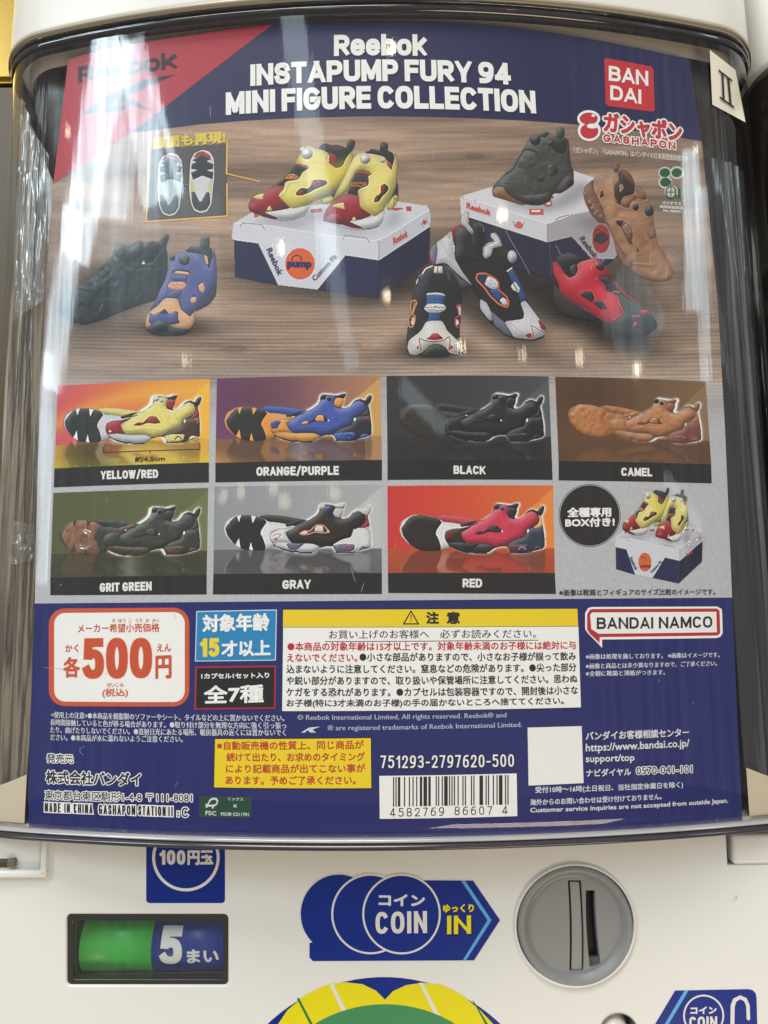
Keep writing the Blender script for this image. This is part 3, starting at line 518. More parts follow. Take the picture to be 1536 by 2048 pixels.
def shoe_red():
    p = Pic(1101, 488, 1318, 682, (1090, 480), 6.4, 1.35); R = (190, 40, 56)
    p.f([(100,620),(120,560),(180,640),(460,840),(700,980),(1430,1060),(1430,1120),(1390,1160),(1300,1230),(1100,1230),(900,1180),(760,1120),(700,1010),(560,1040),(300,980),(150,890),(100,800)], (40,38,42), 12, 1, .3)
    p.sft([(120,640),(160,650),(300,800),(560,960),(300,950),(130,860)], (60,42,46), .8, 6); p.sft([(760,1050),(1100,1110),(1400,1150),(1200,1200),(900,1150)], (66,74,80), .8, 6)
    p.f([(130,240),(190,190),(300,165),(400,190),(520,250),(440,330),(420,460),(330,500),(240,440),(150,290)], (32,34,36), 9, .8)
    p.f([(310,350),(380,310),(400,400),(380,460),(330,430)], (58,60,64), 4, .8)
    p.f([(930,660),(1010,720),(1280,880),(1370,960),(1430,1060),(1400,1150),(1250,1130),(1000,1110),(880,1060),(1020,940),(950,780)], (64,74,78), 10, .9, .3)
    p.sft([(1300,960),(1400,1000),(1430,1100),(1300,1130),(1260,1050)], (52,58,62), .7, 5)
    body = [(90,290),(110,260),(150,285),(190,340),(240,430),(310,490),(380,460),(420,390),(405,320),(450,285),(600,235),(660,225),(700,260),(770,350),(860,480),(960,620),(1120,760),(1260,850),(1180,830),(1000,710),(920,640),(830,470),(740,460),(680,500),(760,560),(790,650),(930,710),(955,800),(1020,940),(860,1080),(800,1070),(640,980),(470,860),(300,760),(180,650),(170,560),(100,440)]
    p.f(body, R, 10, 1.3, .4)
    p.sft([(420,310),(640,240),(600,400),(460,470)], (222,84,92), .6, 6); p.sft([(640,560),(740,600),(800,700),(920,760),(900,900),(760,820),(660,740)], (220,76,92), .65, 6); p.sft([(100,300),(160,330),(260,480),(180,560)], (206,52,68), .6, 5)
    p.sft([(200,600),(420,700),(400,800),(260,720)], (160,26,42), .6, 6); p.sft([(880,880),(1000,920),(870,1060),(800,1000)], (224,90,102), .5, 5)
    for q, w, c, a in (([(410,330),(460,292),(640,240)], 9, (236,140,140), .7), ([(230,440),(310,505),(390,470),(430,400)], 9, (230,110,116), .7), ([(610,310),(580,350),(600,390)], 9, (240,160,160), .6), ([(860,1030),(1010,930),(950,820),(930,740)], 9, (238,140,146), .7), ([(640,510),(670,480)], 8, (240,150,150), .7),
        ([(440,690),(460,650),(600,640),(650,770),(740,790)], 9, (228,110,120), .7), ([(500,480),(620,520),(740,600)], 12, (150,24,40), .35), ([(880,540),(1040,710),(1250,860)], 9, (226,120,126), .6), ([(720,560),(770,640),(940,720)], 8, (140,22,36), .6), ([(450,850),(560,920)], 6, (190,150,150), .5)): p.l(q, w, c, a, .6)
    p.f([(440,710),(500,660),(600,665),(630,740),(600,810),(520,760)], (44,44,50), 3, .7, .3); p.f([(600,810),(650,770),(740,790),(800,890),(720,900),(640,840)], (52,56,62), 3, .8, .3)
    p.f([(690,510),(740,480),(830,475),(910,600),(880,620),(780,650),(760,570)], (44,46,52), 3, .7, .3); p.sft([(790,540),(860,510),(900,590),(800,620)], (70,76,84), .6, 3)
    p.f([(800,650),(900,610),(950,680),(860,680)], (46,36,40)); p.l([(850,675),(900,660),(960,680)], 7, (214,206,180), .8); p.l([(820,640),(900,630)], 5, (150,50,60), .7)
    p.f([(1215,910),(1300,895),(1350,940),(1240,970)], (180,54,78), 2, 1); p.f([(1090,970),(1210,960),(1230,985),(1160,1030)], (130,66,88), 2, 1); p.f([(1115,1110),(1150,1045),(1195,1090),(1130,1120)], (172,46,66), 2, 1)
    p.l([(1280,1090),(1310,1020),(1370,990)], 7, (46,50,54), .7); p.l([(900,1070),(1100,1105),(1250,1120)], 6, (44,48,52), .7)
    p.f([(640,310),(680,280),(740,310),(760,370),(720,405),(660,380)], (84,26,38), 5, 1.6, .4); p.e(655,305,14,20,0,(220,150,160),a=.8,blur=1.4)
    p.f([(705,245),(760,240),(780,270),(750,310),(715,290)], (58,96,150), 3, 1.2, .3, solid=True)
    p.l([(130,75),(170,130),(192,185)], 12, (186,176,90), 1, solid=True); p.l([(410,190),(470,210),(520,250)], 7, (206,196,150), .9, solid=True)
    p.grain(.05); return p
def shoe_black():
    p = Pic(112, 464, 345, 655, (100, 450), 4.389, 1.35); K = (44, 52, 58)  # greys include the pale glare veil lying over the card's left
    p.f([(70,690),(100,630),(250,540),(380,460),(460,360),(540,280),(570,190),(610,165),(700,185),(760,145),(800,135),(830,160),(900,140),(960,150),(1000,85),(1045,85),(1050,110),(1020,190),(1035,250),(1035,420),(1000,560),(940,660),(800,700),(560,790),(420,850),(300,880),(180,860),(80,770)], K, 11, 1, .35)
    p.f([(950,180),(990,90),(1020,76),(1050,92),(1040,140),(1000,205),(960,215)], (58,68,72), 4, 1.3, .4)
    p.f([(830,170),(900,145),(960,170),(960,260),(900,320),(830,340),(810,260)], (32,38,42), 8, .8)
    p.f([(720,190),(790,135),(825,160),(820,260),(760,300),(700,250)], (52,62,68), 6, 1.2, .3)
    p.sft([(280,540),(480,340),(600,320),(520,460),(380,560)], (70,80,86), .8, 5)
    for i in range(5): p.l([(400 + i * 42, 440 - i * 42), (460 + i * 38, 480 - i * 40)], 8, (92,104,110), .5, .7); p.l([(415 + i * 42, 430 - i * 42), (480 + i * 38, 468 - i * 40)], 6, (26,30,34), .6, .6)
    for q in ([(540,280),(600,310),(560,390),(520,470),(380,520)], [(830,340),(880,350),(940,290),(1000,215)], [(600,470),(580,530)], [(500,545),(460,600)], [(400,500),(405,570)], [(660,370),(740,400),(880,380)]): p.l(q, 7, (96,108,114), .7, .6)
    for q in ([(250,560),(420,600),(600,640),(800,660)], [(240,700),(420,740),(640,720)], [(560,480),(700,460),(800,500)], [(1000,300),(940,500),(860,600)]): p.l(q, 7, (22,26,30), .7, .8)
    p.f([(805,345),(825,312),(838,345)], (206,206,196)); p.e(618,232,56,58,0,(46,56,62),puff=5,k=1.6,edge=.4); p.e(600,205,20,18,0,(94,108,114),a=.6,blur=2)
    p.lumps(.25, 10); p.grain(.12); return p
def shoe_purple():
    p = Pic(286, 468, 440, 672, (100, 450), 4.389, 1.35); V = (86, 92, 148); O = (216, 164, 112)
    p.f([(1180,230),(1240,185),(1310,190),(1330,110),(1400,100),(1400,190),(1430,220),(1420,380),(1380,380),(1300,260)], (56,66,72), 6, 1, .35)
    p.f([(1325,190),(1345,102),(1405,104),(1400,200),(1360,215)], (60,72,76), 3, 1.2, .4)
    p.f([(1350,260),(1385,280),(1390,350),(1370,340)], (206,160,118)); p.f([(1430,380),(1468,480),(1460,620),(1400,700),(1270,770),(1300,640)], (60,62,92), 6, 1, .4)
    p.f([(835,880),(850,800),(900,740),(1010,640),(1130,640),(1150,740),(1275,770),(1275,860),(1230,920),(1100,910),(950,870),(860,920)], O, 8, 1, .3)
    p.f([(1070,900),(1200,840),(1278,780),(1275,860),(1240,915),(1130,915)], (196,140,104), 4, 1, .3)
    body = [(1040,380),(1050,300),(1090,260),(1150,235),(1260,245),(1340,260),(1370,340),(1400,390),(1420,300),(1440,210),(1460,300),(1470,470),(1440,560),(1330,680),(1280,750),(1230,810),(1150,740),(1130,650),(1010,640),(940,720),(870,760),(930,660),(960,580),(1010,490)]
    p.f(body, V, 9, 1.2, .35); p.sft([(1060,300),(1150,240),(1130,380),(1060,420)], (112,118,172), .6, 5); p.sft([(1200,460),(1340,400),(1420,480),(1220,600)], (70,76,134), .6, 6); p.sft([(960,600),(1030,500),(1040,600),(900,740)], (112,118,166), .6, 4)
    for q, w, c, a in (([(1080,400),(1060,470),(1030,540),(1030,600),(960,690)], 7, (54,58,104), .8), ([(1230,410),(1200,470),(1210,540),(1120,600),(1150,740),(1230,800)], 7, (54,58,104), .8), ([(1245,405),(1215,470),(1225,545),(1140,600)], 6, (126,132,184), .6), ([(1150,680),(1280,690)], 6, (60,64,112), .6),
        ([(1370,350),(1405,400),(1430,290)], 6, (124,130,182), .7), ([(1240,260),(1270,320),(1240,390)], 6, (66,70,122), .6), ([(1100,280),(1080,340)], 6, (126,132,180), .5)): p.l(q, w, c, a, .5)
    p.f([(1075,400),(1120,385),(1210,390),(1240,420),(1225,445),(1090,430)], (50,54,84), 2, .6); p.f([(1090,415),(1130,405),(1225,420),(1225,440),(1110,432)], (214,166,122), 1.5, 1)
    p.f([(1080,440),(1220,450),(1200,500),(1060,490)], (78,86,140), 4, .9, .3); p.f([(1030,540),(1060,505),(1170,500),(1205,530),(1170,570),(1080,572)], (216,160,126), 2, .8, .2)
    p.f([(1080,575),(1170,575),(1130,640),(1010,640)], (74,82,134), 3, .8, .3)
    p.l([(1055,535),(1080,518),(1100,535),(1130,518),(1160,532),(1190,525)], 5, (180,70,70), .9); p.l([(1070,560),(1110,550),(1160,560)], 4, (180,70,70), .7)
    p.f([(1305,530),(1345,505),(1362,560),(1345,600),(1310,570)], (212,160,106), 2, .8); p.l([(1300,575),(1302,525),(1350,500)], 7, (52,54,86), .8)
    p.f([(1235,680),(1240,640),(1280,632),(1288,670),(1260,690)], (212,162,110), 2, .8); p.f([(1240,640),(1260,605),(1285,625)], (54,58,96))
    p.f([(865,850),(880,770),(910,790),(970,760),(1010,740),(1050,780),(1100,755),(1130,765),(1125,820),(1145,860),(1060,880),(980,870),(900,880)], (72,82,140), 4, 1, .35)
    p.f([(960,775),(1010,735),(1045,780),(1000,785)], (50,58,78)); p.f([(835,920),(900,870),(960,835),(1020,850),(1080,900),(1250,925),(1180,965),(1000,985),(890,960)], (42,48,52), 6, 1.1, .3)
    p.f([(900,900),(940,840),(1000,845),(1040,890),(1030,940),(930,940)], (46,54,58), 5, 1.3, .3)
    p.e(1075,290,27,30,0,(50,58,66),puff=3,k=1.5,edge=.3); p.e(1180,306,50,50,0,(56,66,74),puff=5,k=1.6,edge=.35); p.e(1168,285,16,14,0,(104,116,124),a=.6,blur=2)
    p.grain(.06); return p
def shoe_white_front():
    p = Pic(811, 529, 928, 715, (800, 520), 10.24, 1.35); K = (40, 38, 42); W = (212, 209, 204)
    p.f([(130,1880),(130,1600),(160,1300),(230,900),(250,650),(330,450),(450,250),(560,150),(660,120),(880,130),(1080,250),(1180,420),(1270,620),(1270,1000),(1230,1350),(1220,1680),(1220,1900),(1000,1960),(700,1980),(400,1960),(200,1960)], K, 9, .8, .3)
    p.sft([(330,520),(520,300),(600,300),(540,620),(420,760),(300,900)], (70,66,72), .7, 4); p.sft([(880,600),(1100,500),(1200,900),(1000,1000)], (30,27,28), .6, 6); p.sft([(330,950),(480,1100),(340,1400),(300,1100)], (58,55,62), .6, 5)
    p.l([(460,280),(520,180),(660,125)], 30, (222,218,212), 1, solid=True); p.l([(335,480),(360,400)], 26, (214,212,208), 1, solid=True)
    p.f([(360,340),(410,295),(475,300),(450,370),(400,420),(370,390)], (50,86,138), 2, 1, .3); p.l([(365,340),(470,300),(440,390)], 8, (150,170,200), .7)
    for q in ([(520,480),(510,400),(560,320)], [(590,540),(570,420)], [(560,640),(700,600)], [(1150,360),(1180,420)]): p.l(q, 10, (100,96,102), .5, .8)
    p.f([(700,125),(870,130),(870,275),(690,270)], (218,214,202), 3, .8, .2, sm=0); p.l([(775,130),(765,290)], 22, (164,36,52), 1)
    p.f([(530,720),(560,685),(740,675),(880,690),(935,745),(900,840),(900,960),(850,1100),(800,1160),(840,1270),(540,1270),(600,1160),(560,1060),(510,960),(560,840)], (52,88,142), 5, .9, .4, tex=.3)
    p.f([(525,720),(560,685),(740,672),(880,690),(935,745),(860,730),(700,715),(600,725)], (206,208,210), 2, .9, .2)
    for i in range(5): p.l([(650 + i * 34, 830), (665 + i * 30, 860 - abs(i - 2) * 8)], 7, (110,140,184), .7)
    p.f([(490,1000),(540,920),(620,900),(800,900),(900,920),(945,980),(910,1040),(800,1085),(600,1085),(530,1050)], (216,213,208), 3, .8, .25)
    p.l([(520,1000),(545,965),(570,990),(600,965),(640,990),(650,960)], 10, (90,86,84), .9)
    p.l([(680,990),(700,950),(720,990),(735,940),(770,995),(790,960),(810,995),(850,960),(870,990),(910,965)], 13, (60,56,58), .9); p.l([(550,1025),(660,1015),(720,1035),(880,1030)], 8, (70,66,68), .8); p.l([(620,1050),(690,1015),(780,1070)], 10, (180,46,60), .9)
    p.f([(180,1660),(240,1600),(380,1500),(440,1440),(530,1280),(620,1250),(850,1250),(900,1320),(960,1450),(1190,1670),(1210,1700),(1215,1840),(1180,1950),(1020,1910),(940,1800),(850,1740),(720,1720),(600,1760),(480,1880),(330,1960),(200,1930),(150,1800)], W, 8, 1, .25)
    p.l([(160,1670),(320,1790)], 6, (120,116,116), .7); p.l([(1200,1690),(1090,1800)], 6, (110,106,106), .7); p.sft([(520,1320),(620,1260),(680,1480),(560,1600)], (232,230,226), .7, 5); p.sft([(160,1700),(330,1800),(300,1940),(180,1900)], (186,184,180), .6, 4)
    p.f([(530,1625),(600,1580),(660,1510),(760,1500),(830,1560),(890,1620),(700,1650)], (172,32,48), 4, 1, .3); p.l([(722,1520),(716,1620)], 6, (220,150,150), .7)
    p.l([(430,1840),(385,1600),(480,1650),(700,1685),(900,1650),(1000,1570),(1030,1650),(1000,1840)], 22, (166,36,56), 1, sm=2)
    p.f([(325,1800),(380,1750),(385,1840)], (166,34,52)); p.f([(1040,1730),(1100,1800),(1000,1860)], (166,34,52))
    for q, w in (([(180,1340),(175,1200),(230,1120),(215,950),(240,850),(300,825),(345,880),(300,980),(255,1120),(310,1160),(300,1280),(255,1380),(190,1370)], 24), ): p.l(q, w, (214,136,62), 1, closed=True, solid=True)
    p.f([(230,1180),(290,1180),(290,1300),(250,1350),(220,1290)], (200,196,188)); p.f([(215,1180),(250,1165),(240,1250),(215,1260)], (52,78,130)); p.l([(300,880),(255,1080)], 12, (206,200,190), .9)
    p.l([(1160,940),(1240,910),(1250,960),(1250,1200),(1220,1370),(1150,1380),(1120,1280),(1140,1180),(1200,1160),(1200,1080),(1160,950)], 17, (190,78,56), 1, closed=True)
    p.f([(1175,950),(1240,960),(1250,1130),(1215,1140)], (176,172,178), tex=.5); p.f([(1180,1240),(1240,1150),(1240,1280),(1210,1320)], (44,56,110)); p.f([(1140,1270),(1160,1210),(1200,1260),(1200,1320),(1150,1350)], (206,200,200))
    p.f([(480,1900),(600,1775),(720,1735),(850,1760),(950,1830),(1010,1920),(1000,1990),(420,1990)], (34,40,38), 6, .9); p.grain(.05); return p
def shoe_white_side():
    p = Pic(855, 419, 1097, 688, (850, 410), 5.908, 1.35); K = (36, 33, 34); W = (204, 203, 208)
    p.f([(50,560),(80,500),(130,440),(200,400),(310,290),(420,230),(420,140),(470,75),(520,80),(520,190),(580,190),(660,220),(700,270),(720,480),(780,340),(840,330),(920,490),(980,540),(1060,540),(1085,620),(1040,700),(1030,740),(1100,860),(1190,1080),(1230,1180),(1360,1350),(1435,1480),(1400,1560),(1260,1600),(1050,1570),(820,1440),(760,1380),(650,1240),(640,1120),(540,960),(440,1000),(200,720),(90,720),(50,640)], K, 11, .9, .3)
    p.f([(50,560),(80,490),(140,440),(150,600),(130,700),(90,710),(55,640)], (118,118,134), 5, .9, .3); p.l([(50,560),(60,640),(100,712)], 12, (164,40,58), 1, solid=True)
    p.f([(200,690),(300,740),(430,880),(545,950),(430,1000),(300,860)], (74,72,86), 5, .8, .3)
    p.f([(135,440),(210,395),(310,300),(345,460),(350,640),(430,780),(520,900),(560,960),(400,830),(250,690),(180,690),(120,710),(150,560)], W, 8, 1, .25)
    p.l([(190,430),(250,560),(350,660)], 5, (120,118,124), .6); p.l([(320,500),(350,480),(340,560)], 10, (226,226,228), .7)
    p.f([(310,290),(350,250),(430,230),(460,260),(370,310),(345,380),(360,470),(330,440)], (158,42,58), 4, .9, .3); p.l([(260,350),(290,400)], 8, (70,66,70), .6); p.l([(290,345),(300,385)], 8, (70,66,70), .6)
    p.f([(350,300),(430,250),(500,280),(550,380),(560,560),(700,640),(760,640),(640,680),(500,660),(420,720),(350,640),(370,460)], (40,38,40), 10, 1.4, .3); p.l([(550,560),(640,640),(760,650)], 8, (70,68,70), .6, .8)
    p.f([(560,360),(560,220),(640,215),(700,270),(700,450),(680,620),(570,560),(545,420)], (30,27,28), 6, .8); p.l([(530,185),(620,200),(690,260),(690,320)], 7, (150,148,148), .8)
    p.f([(420,230),(425,130),(470,75),(515,85),(520,180),(510,230),(575,310),(555,360),(470,260)], (206,202,198), 5, 1.2, .4); p.l([(465,120),(455,220)], 7, (130,126,124), .6)
    p.f([(680,600),(685,500),(740,450),(820,430),(770,370),(770,340),(830,325),(880,390),(920,490),(800,510),(780,600),(720,640)], (206,204,206), 4, 1, .3, tex=.25); p.l([(690,600),(700,490),(830,430)], 9, (70,78,100), .9); p.l([(820,335),(870,400),(910,490)], 6, (150,60,70), .7)
    p.f([(970,780),(1030,740),(1100,870),(1190,1080),(1180,1150),(1130,1140),(1080,1010),(1020,900)], (50,80,132), 5, .8, .3); p.l([(970,785),(1025,745)], 14, (220,220,222), .9)
    p.f([(1010,960),(1060,905),(1120,990),(1110,1040),(1040,1010)], (204,202,204), 2, .8); p.l([(1040,930),(1090,1010)], 14, (70,66,70), .8)
    p.f([(600,850),(620,815),(710,810),(820,860),(865,920),(870,1020),(960,1080),(990,1150),(970,1215),(880,1180),(780,1080),(700,960),(620,900)], (46,50,80), 2, .5)
    p.f([(700,940),(740,840),(840,880),(870,920),(860,990),(790,1000)], (196,196,204), 3, .8, tex=.35); p.f([(770,1010),(860,1000),(900,1080),(880,1130),(820,1090)], (52,76,130), 2, .8); p.f([(880,1130),(910,1095),(960,1120),(975,1180),(930,1190)], (198,198,204), 2, .8, tex=.35)
    p.l([(600,860),(620,815),(710,808),(830,870),(868,920),(870,1010),(960,1080),(990,1150),(970,1215),(870,1175),(770,1080),(700,980),(620,900)], 17, (204,106,54), 1, closed=True, sm=1)
    p.l([(715,812),(830,870),(868,920),(870,1010),(960,1080)], 12, (170,70,62), .7)
    p.f([(650,1230),(650,1110),(730,1160),(790,1290),(800,1370),(750,1370)], (190,190,198), 5, 1, .3); p.f([(755,1220),(850,1320),(930,1380),(1040,1560),(960,1540),(820,1440),(790,1300)], (104,104,124), 5, .9, .3)
    p.f([(1125,1160),(1180,1130),(1230,1190),(1350,1350),(1435,1480),(1400,1550),(1260,1595),(1050,1570),(990,1470),(930,1380),(1160,1350),(1170,1280)], (206,204,208), 9, 1, .25, tex=.08)
    p.l([(1000,1400),(1200,1540)], 4, (130,128,132), .6); p.l([(650,1240),(760,1380),(960,1545),(1100,1590),(1300,1600),(1410,1560)], 14, (36,34,36), .9, solid=True)
    p.f([(1330,1360),(1370,1370),(1430,1440),(1420,1490),(1370,1470)], (150,38,44), 3, .9, .3); p.l([(1435,1490),(1380,1500),(1270,1430),(1250,1430),(1280,1520),(1270,1590)], 10, (160,40,54), 1); p.f([(1175,1540),(1250,1510),(1265,1560),(1230,1580)], (150,34,44))
    p.e(1030,612,56,78,-5,(200,197,194),puff=6,k=1.5,edge=.3); p.e(1015,580,22,30,0,(230,228,226),a=.8,blur=2)
    p.grain(.05); return p
# the side view every small panel shows; colours by dictionary
TMPL = dict(
 sole=[(75,400),(105,325),(200,270),(340,270),(440,300),(480,330),(560,335),(650,350),(740,390),(640,520),(500,575),(380,605),(240,595),(150,540),(90,470)],
 tread=[(92,400),(170,300),(205,280),(255,272),(330,273),(440,300),(468,335),(420,400),(405,440),(432,500),(447,560),(440,597),(340,605),(240,595),(170,550),(110,470)],
 gaps=[[(203,284),(242,272),(218,342)],[(330,276),(374,285),(340,350)],[(176,555),(212,488),(222,582)],[(298,592),(316,523),(334,603)]],
 side=[(390,280),(480,262),(620,270),(800,300),(860,320),(730,372),(620,345),(470,328)], pod=[(630,350),(740,315),(800,312),(720,358),(640,375)],
 out=[(485,455),(500,415),(560,392),(640,385),(720,365),(800,330),(850,300),(915,255),(940,215),(945,170),(975,150),(1010,155),(1045,155),(1090,165),(1130,150),(1175,142),(1180,160),(1160,190),(1155,230),(1130,280),(1180,290),(1220,250),(1245,215),(1290,195),(1340,215),(1365,170),(1395,155),(1410,170),(1405,200),(1375,255),(1385,330),(1395,430),(1390,555),(1250,595),(1075,607),(1045,545),(990,548),(930,565),(880,605),(760,615),(700,610),(640,600),(580,580),(520,545),(490,500)])
def sole_poly(p, c, rot=None):
    T = TMPL
    p.f(T['side'], c['side'], 4, .9, .3, solid=True); p.f(T['sole'], c['sole'], 6, .8, .3)
    p.f(T['pod'], c['tread'], 2, .8, .2)
    if 'rim' in c: p.l([(200,272),(105,325),(78,400),(95,470),(160,548)], 14, c['rim'], .9)
    p.f(T['tread'], c['tread'], 5, .9, .25)
    if not c.get('full'):
        for g in T['gaps']: p.f(g, c['gap'], sm=0)
    d = [v * .62 for v in c['tread']]; e = [min(255, v * 1.35 + 8) for v in c['tread']]
    for q in ([(140,330),(180,430),(150,500)], [(230,310),(270,400),(240,480),(290,560)], [(330,380),(380,320),(420,330)], [(300,440),(360,420),(400,500)], [(300,330),(320,420),(420,470)], [(190,380),(330,450)], [(360,500),(400,560)]):
        p.l(q, 6, d, .55, .4); p.l([(x + 8, y + 8) for x, y in q], 4, e, .35, .4)
def prof(corners, c, bx):
    """corners: toe, heel base and heel loop of this panel's shoe"""
    src = np.array([(485,455,1),(1390,555,1),(1400,157,1)], float); src[:, :2] /= 4.8
    Tm = np.linalg.solve(src, np.array(corners, float))
    p = Pic(*bx, o=(0, 0), s=4.8, res=1.35); p.T = Tm; T = TMPL
    # the standing sole picture sits a little lower and to the left
    sole_poly(p, c); p.sole_a = p.a.copy()
    q = Pic(*bx, o=(0, 0), s=4.8, res=1.35); q.T = Tm; p.out = q.mask(T['out'], 1)
    p.f(T['out'], c['dark'], 4, .7, .2)
    p.f([(485,455),(500,415),(560,392),(640,388),(730,362),(700,395),(632,425),(650,480),(690,528),(600,518),(510,522),(490,490)], c['toe'], 5, 1, .3)
    if 'toe2' in c: p.f([(490,440),(510,415),(560,400),(590,420),(560,455),(555,480),(500,485)], c['toe2'], 2, .8, .2)
    p.f([(500,522),(600,515),(690,525),(870,525),(935,552),(880,600),(760,608),(715,590),(690,600),(620,582),(550,560)], c['mid'], 5, 1, .3)
    if 'mid2' in c: p.f([(630,530),(690,522),(800,525),(720,590),(660,590)], c['mid2'], 3, .8, .2)
    p.l([(520,550),(600,588),(690,612),(715,600),(760,616),(860,612)], 10, c['line'], .9, .4, solid=True)
    p.f([(1085,185),(1160,190),(1155,230),(1120,285),(1075,265),(1062,235)], c['col'], 3, 1, .3)
    p.f([(1065,165),(1110,160),(1140,142),(1178,145),(1175,170),(1150,192),(1090,182)], c['tab'], 2.5, 1.3, .3)
    p.f([(1232,245),(1255,208),(1300,193),(1345,213),(1372,252),(1340,240),(1290,215),(1248,238)], c['tab'], 2, 1.2, .2); p.f([(1342,215),(1368,172),(1398,156),(1412,180),(1390,240),(1365,257)], c['tab'], 2.5, 1.4, .3)
    p.f([(1345,250),(1375,258),(1390,345),(1350,372),(1285,372),(1340,330),(1358,290)], c['heel'], 3, 1, .3)
    p.f([(1045,532),(1130,480),(1215,455),(1230,410),(1270,370),(1340,368),(1387,350),(1395,440),(1392,555),(1250,592),(1075,602)], c['heel2'], 5, 1, .25)
    p.f([(632,425),(720,380),(740,350),(850,300),(915,260),(945,215),(1000,170),(1045,158),(1088,180),(1060,240),(1080,280),(1130,294),(1200,272),(1240,232),(1290,213),(1332,235),(1352,290),(1330,330),(1270,362),(1225,400),(1215,455),(1130,480),(1045,530),(940,552),(880,525),(690,528),(650,480)], c['body'], 6, 1.3, .35)
    hl = [min(255, v * 1.12 + 18) for v in c['body']]; dk = [v * .72 for v in c['body']]
    for q, w, cc, a in (([(740,360),(860,310),(930,270)], 7, hl, .6), ([(1100,330),(1080,400),(1130,440),(1200,420)], 7, dk, .5), ([(700,500),(900,470),(1030,500),(1150,450)], 7, dk, .45), ([(690,480),(880,450),(1030,470),(1120,430)], 7, hl, .4), ([(1080,290),(1140,306),(1210,285),(1290,230)], 6, hl, .6), ([(1150,330),(1180,380),(1230,370),(1330,320)], 6, dk, .45), ([(1000,260),(1030,330),(1060,380)], 8, hl, .35), ([(632,425),(655,482),(695,526)], 5, dk, .8)): p.l(q, w, cc, a, .7)
    p.f([(755,432),(800,405),(845,410),(885,372),(912,348),(970,350),(1000,385),(1017,412),(960,422),(890,412),(830,437),(780,442)], c['hole'], 2, .6, .2)
    p.f([(890,395),(915,355),(965,355),(970,415),(905,410)], c['hole2'], 2, .8)
    if 'holesm' in c: p.f([(762,432),(800,410),(835,415),(820,436),(785,440)], c['holesm'], 1, .8)
    if 'ring' in c: p.l([(755,432),(800,405),(845,410),(885,372),(912,348),(970,350),(1005,385),(1025,415),(960,424),(890,416),(830,440),(780,445)], 9, c['ring'], 1, closed=True)
    p.f([(1003,412),(1008,392),(1020,412)], (228,228,222), sm=0) if c.get('wh') else None
    p.e(1246,396,9,18,15,c.get('gapc', (226,222,210)))
    for a, b in (((735,356),(790,338)), ((830,312),(860,300)), ((890,272),(915,262))): p.l([a, b], 10, c['lace'], .9)
    p.f([(1045,540),(1120,522),(1245,520),(1240,570),(1200,592),(1072,598)], c['pod'], 3, .9, .3, tex=.5); p.f([(1275,578),(1310,532),(1385,548)], c['pod'], 2, .8, .2, tex=.4)
    p.l([(1155,568),(1165,550),(1185,545),(1205,552),(1213,568)], 11, c['logo'], 1, .3); p.l([(1068,603),(1200,602),(1300,592),(1392,565)], 8, c['line'], .9, .3, solid=True)
    p.l([(1345,375),(1370,372)], 7, c['let'], .8); p.l([(1350,392),(1375,385)], 6, c['let'], .8); p.l([(1365,415),(1380,400)], 6, c['let'], .8)
    if 'bit' in c: p.f([(515,502),(530,474),(547,502)], c['bit'], sm=0)
    if 'sw' in c:
        p.l([(505,440),(520,420),(560,408)], 8, c['sw'], 1); p.l([(520,462),(545,440),(590,445),(560,480),(540,500)], 7, c['sw'], 1); p.f([(525,500),(540,475),(565,500)], c['sw'])
    p.e(972,178,28,28,0,c['knob'],puff=3,k=1.6,edge=.25); p.e(1022,196,22,22,0,c['knob2'],puff=3,k=1.5,edge=.3)
    if c.get('lump'): p.lumps(c['lump'], 8)
    p.grain(.05); return p
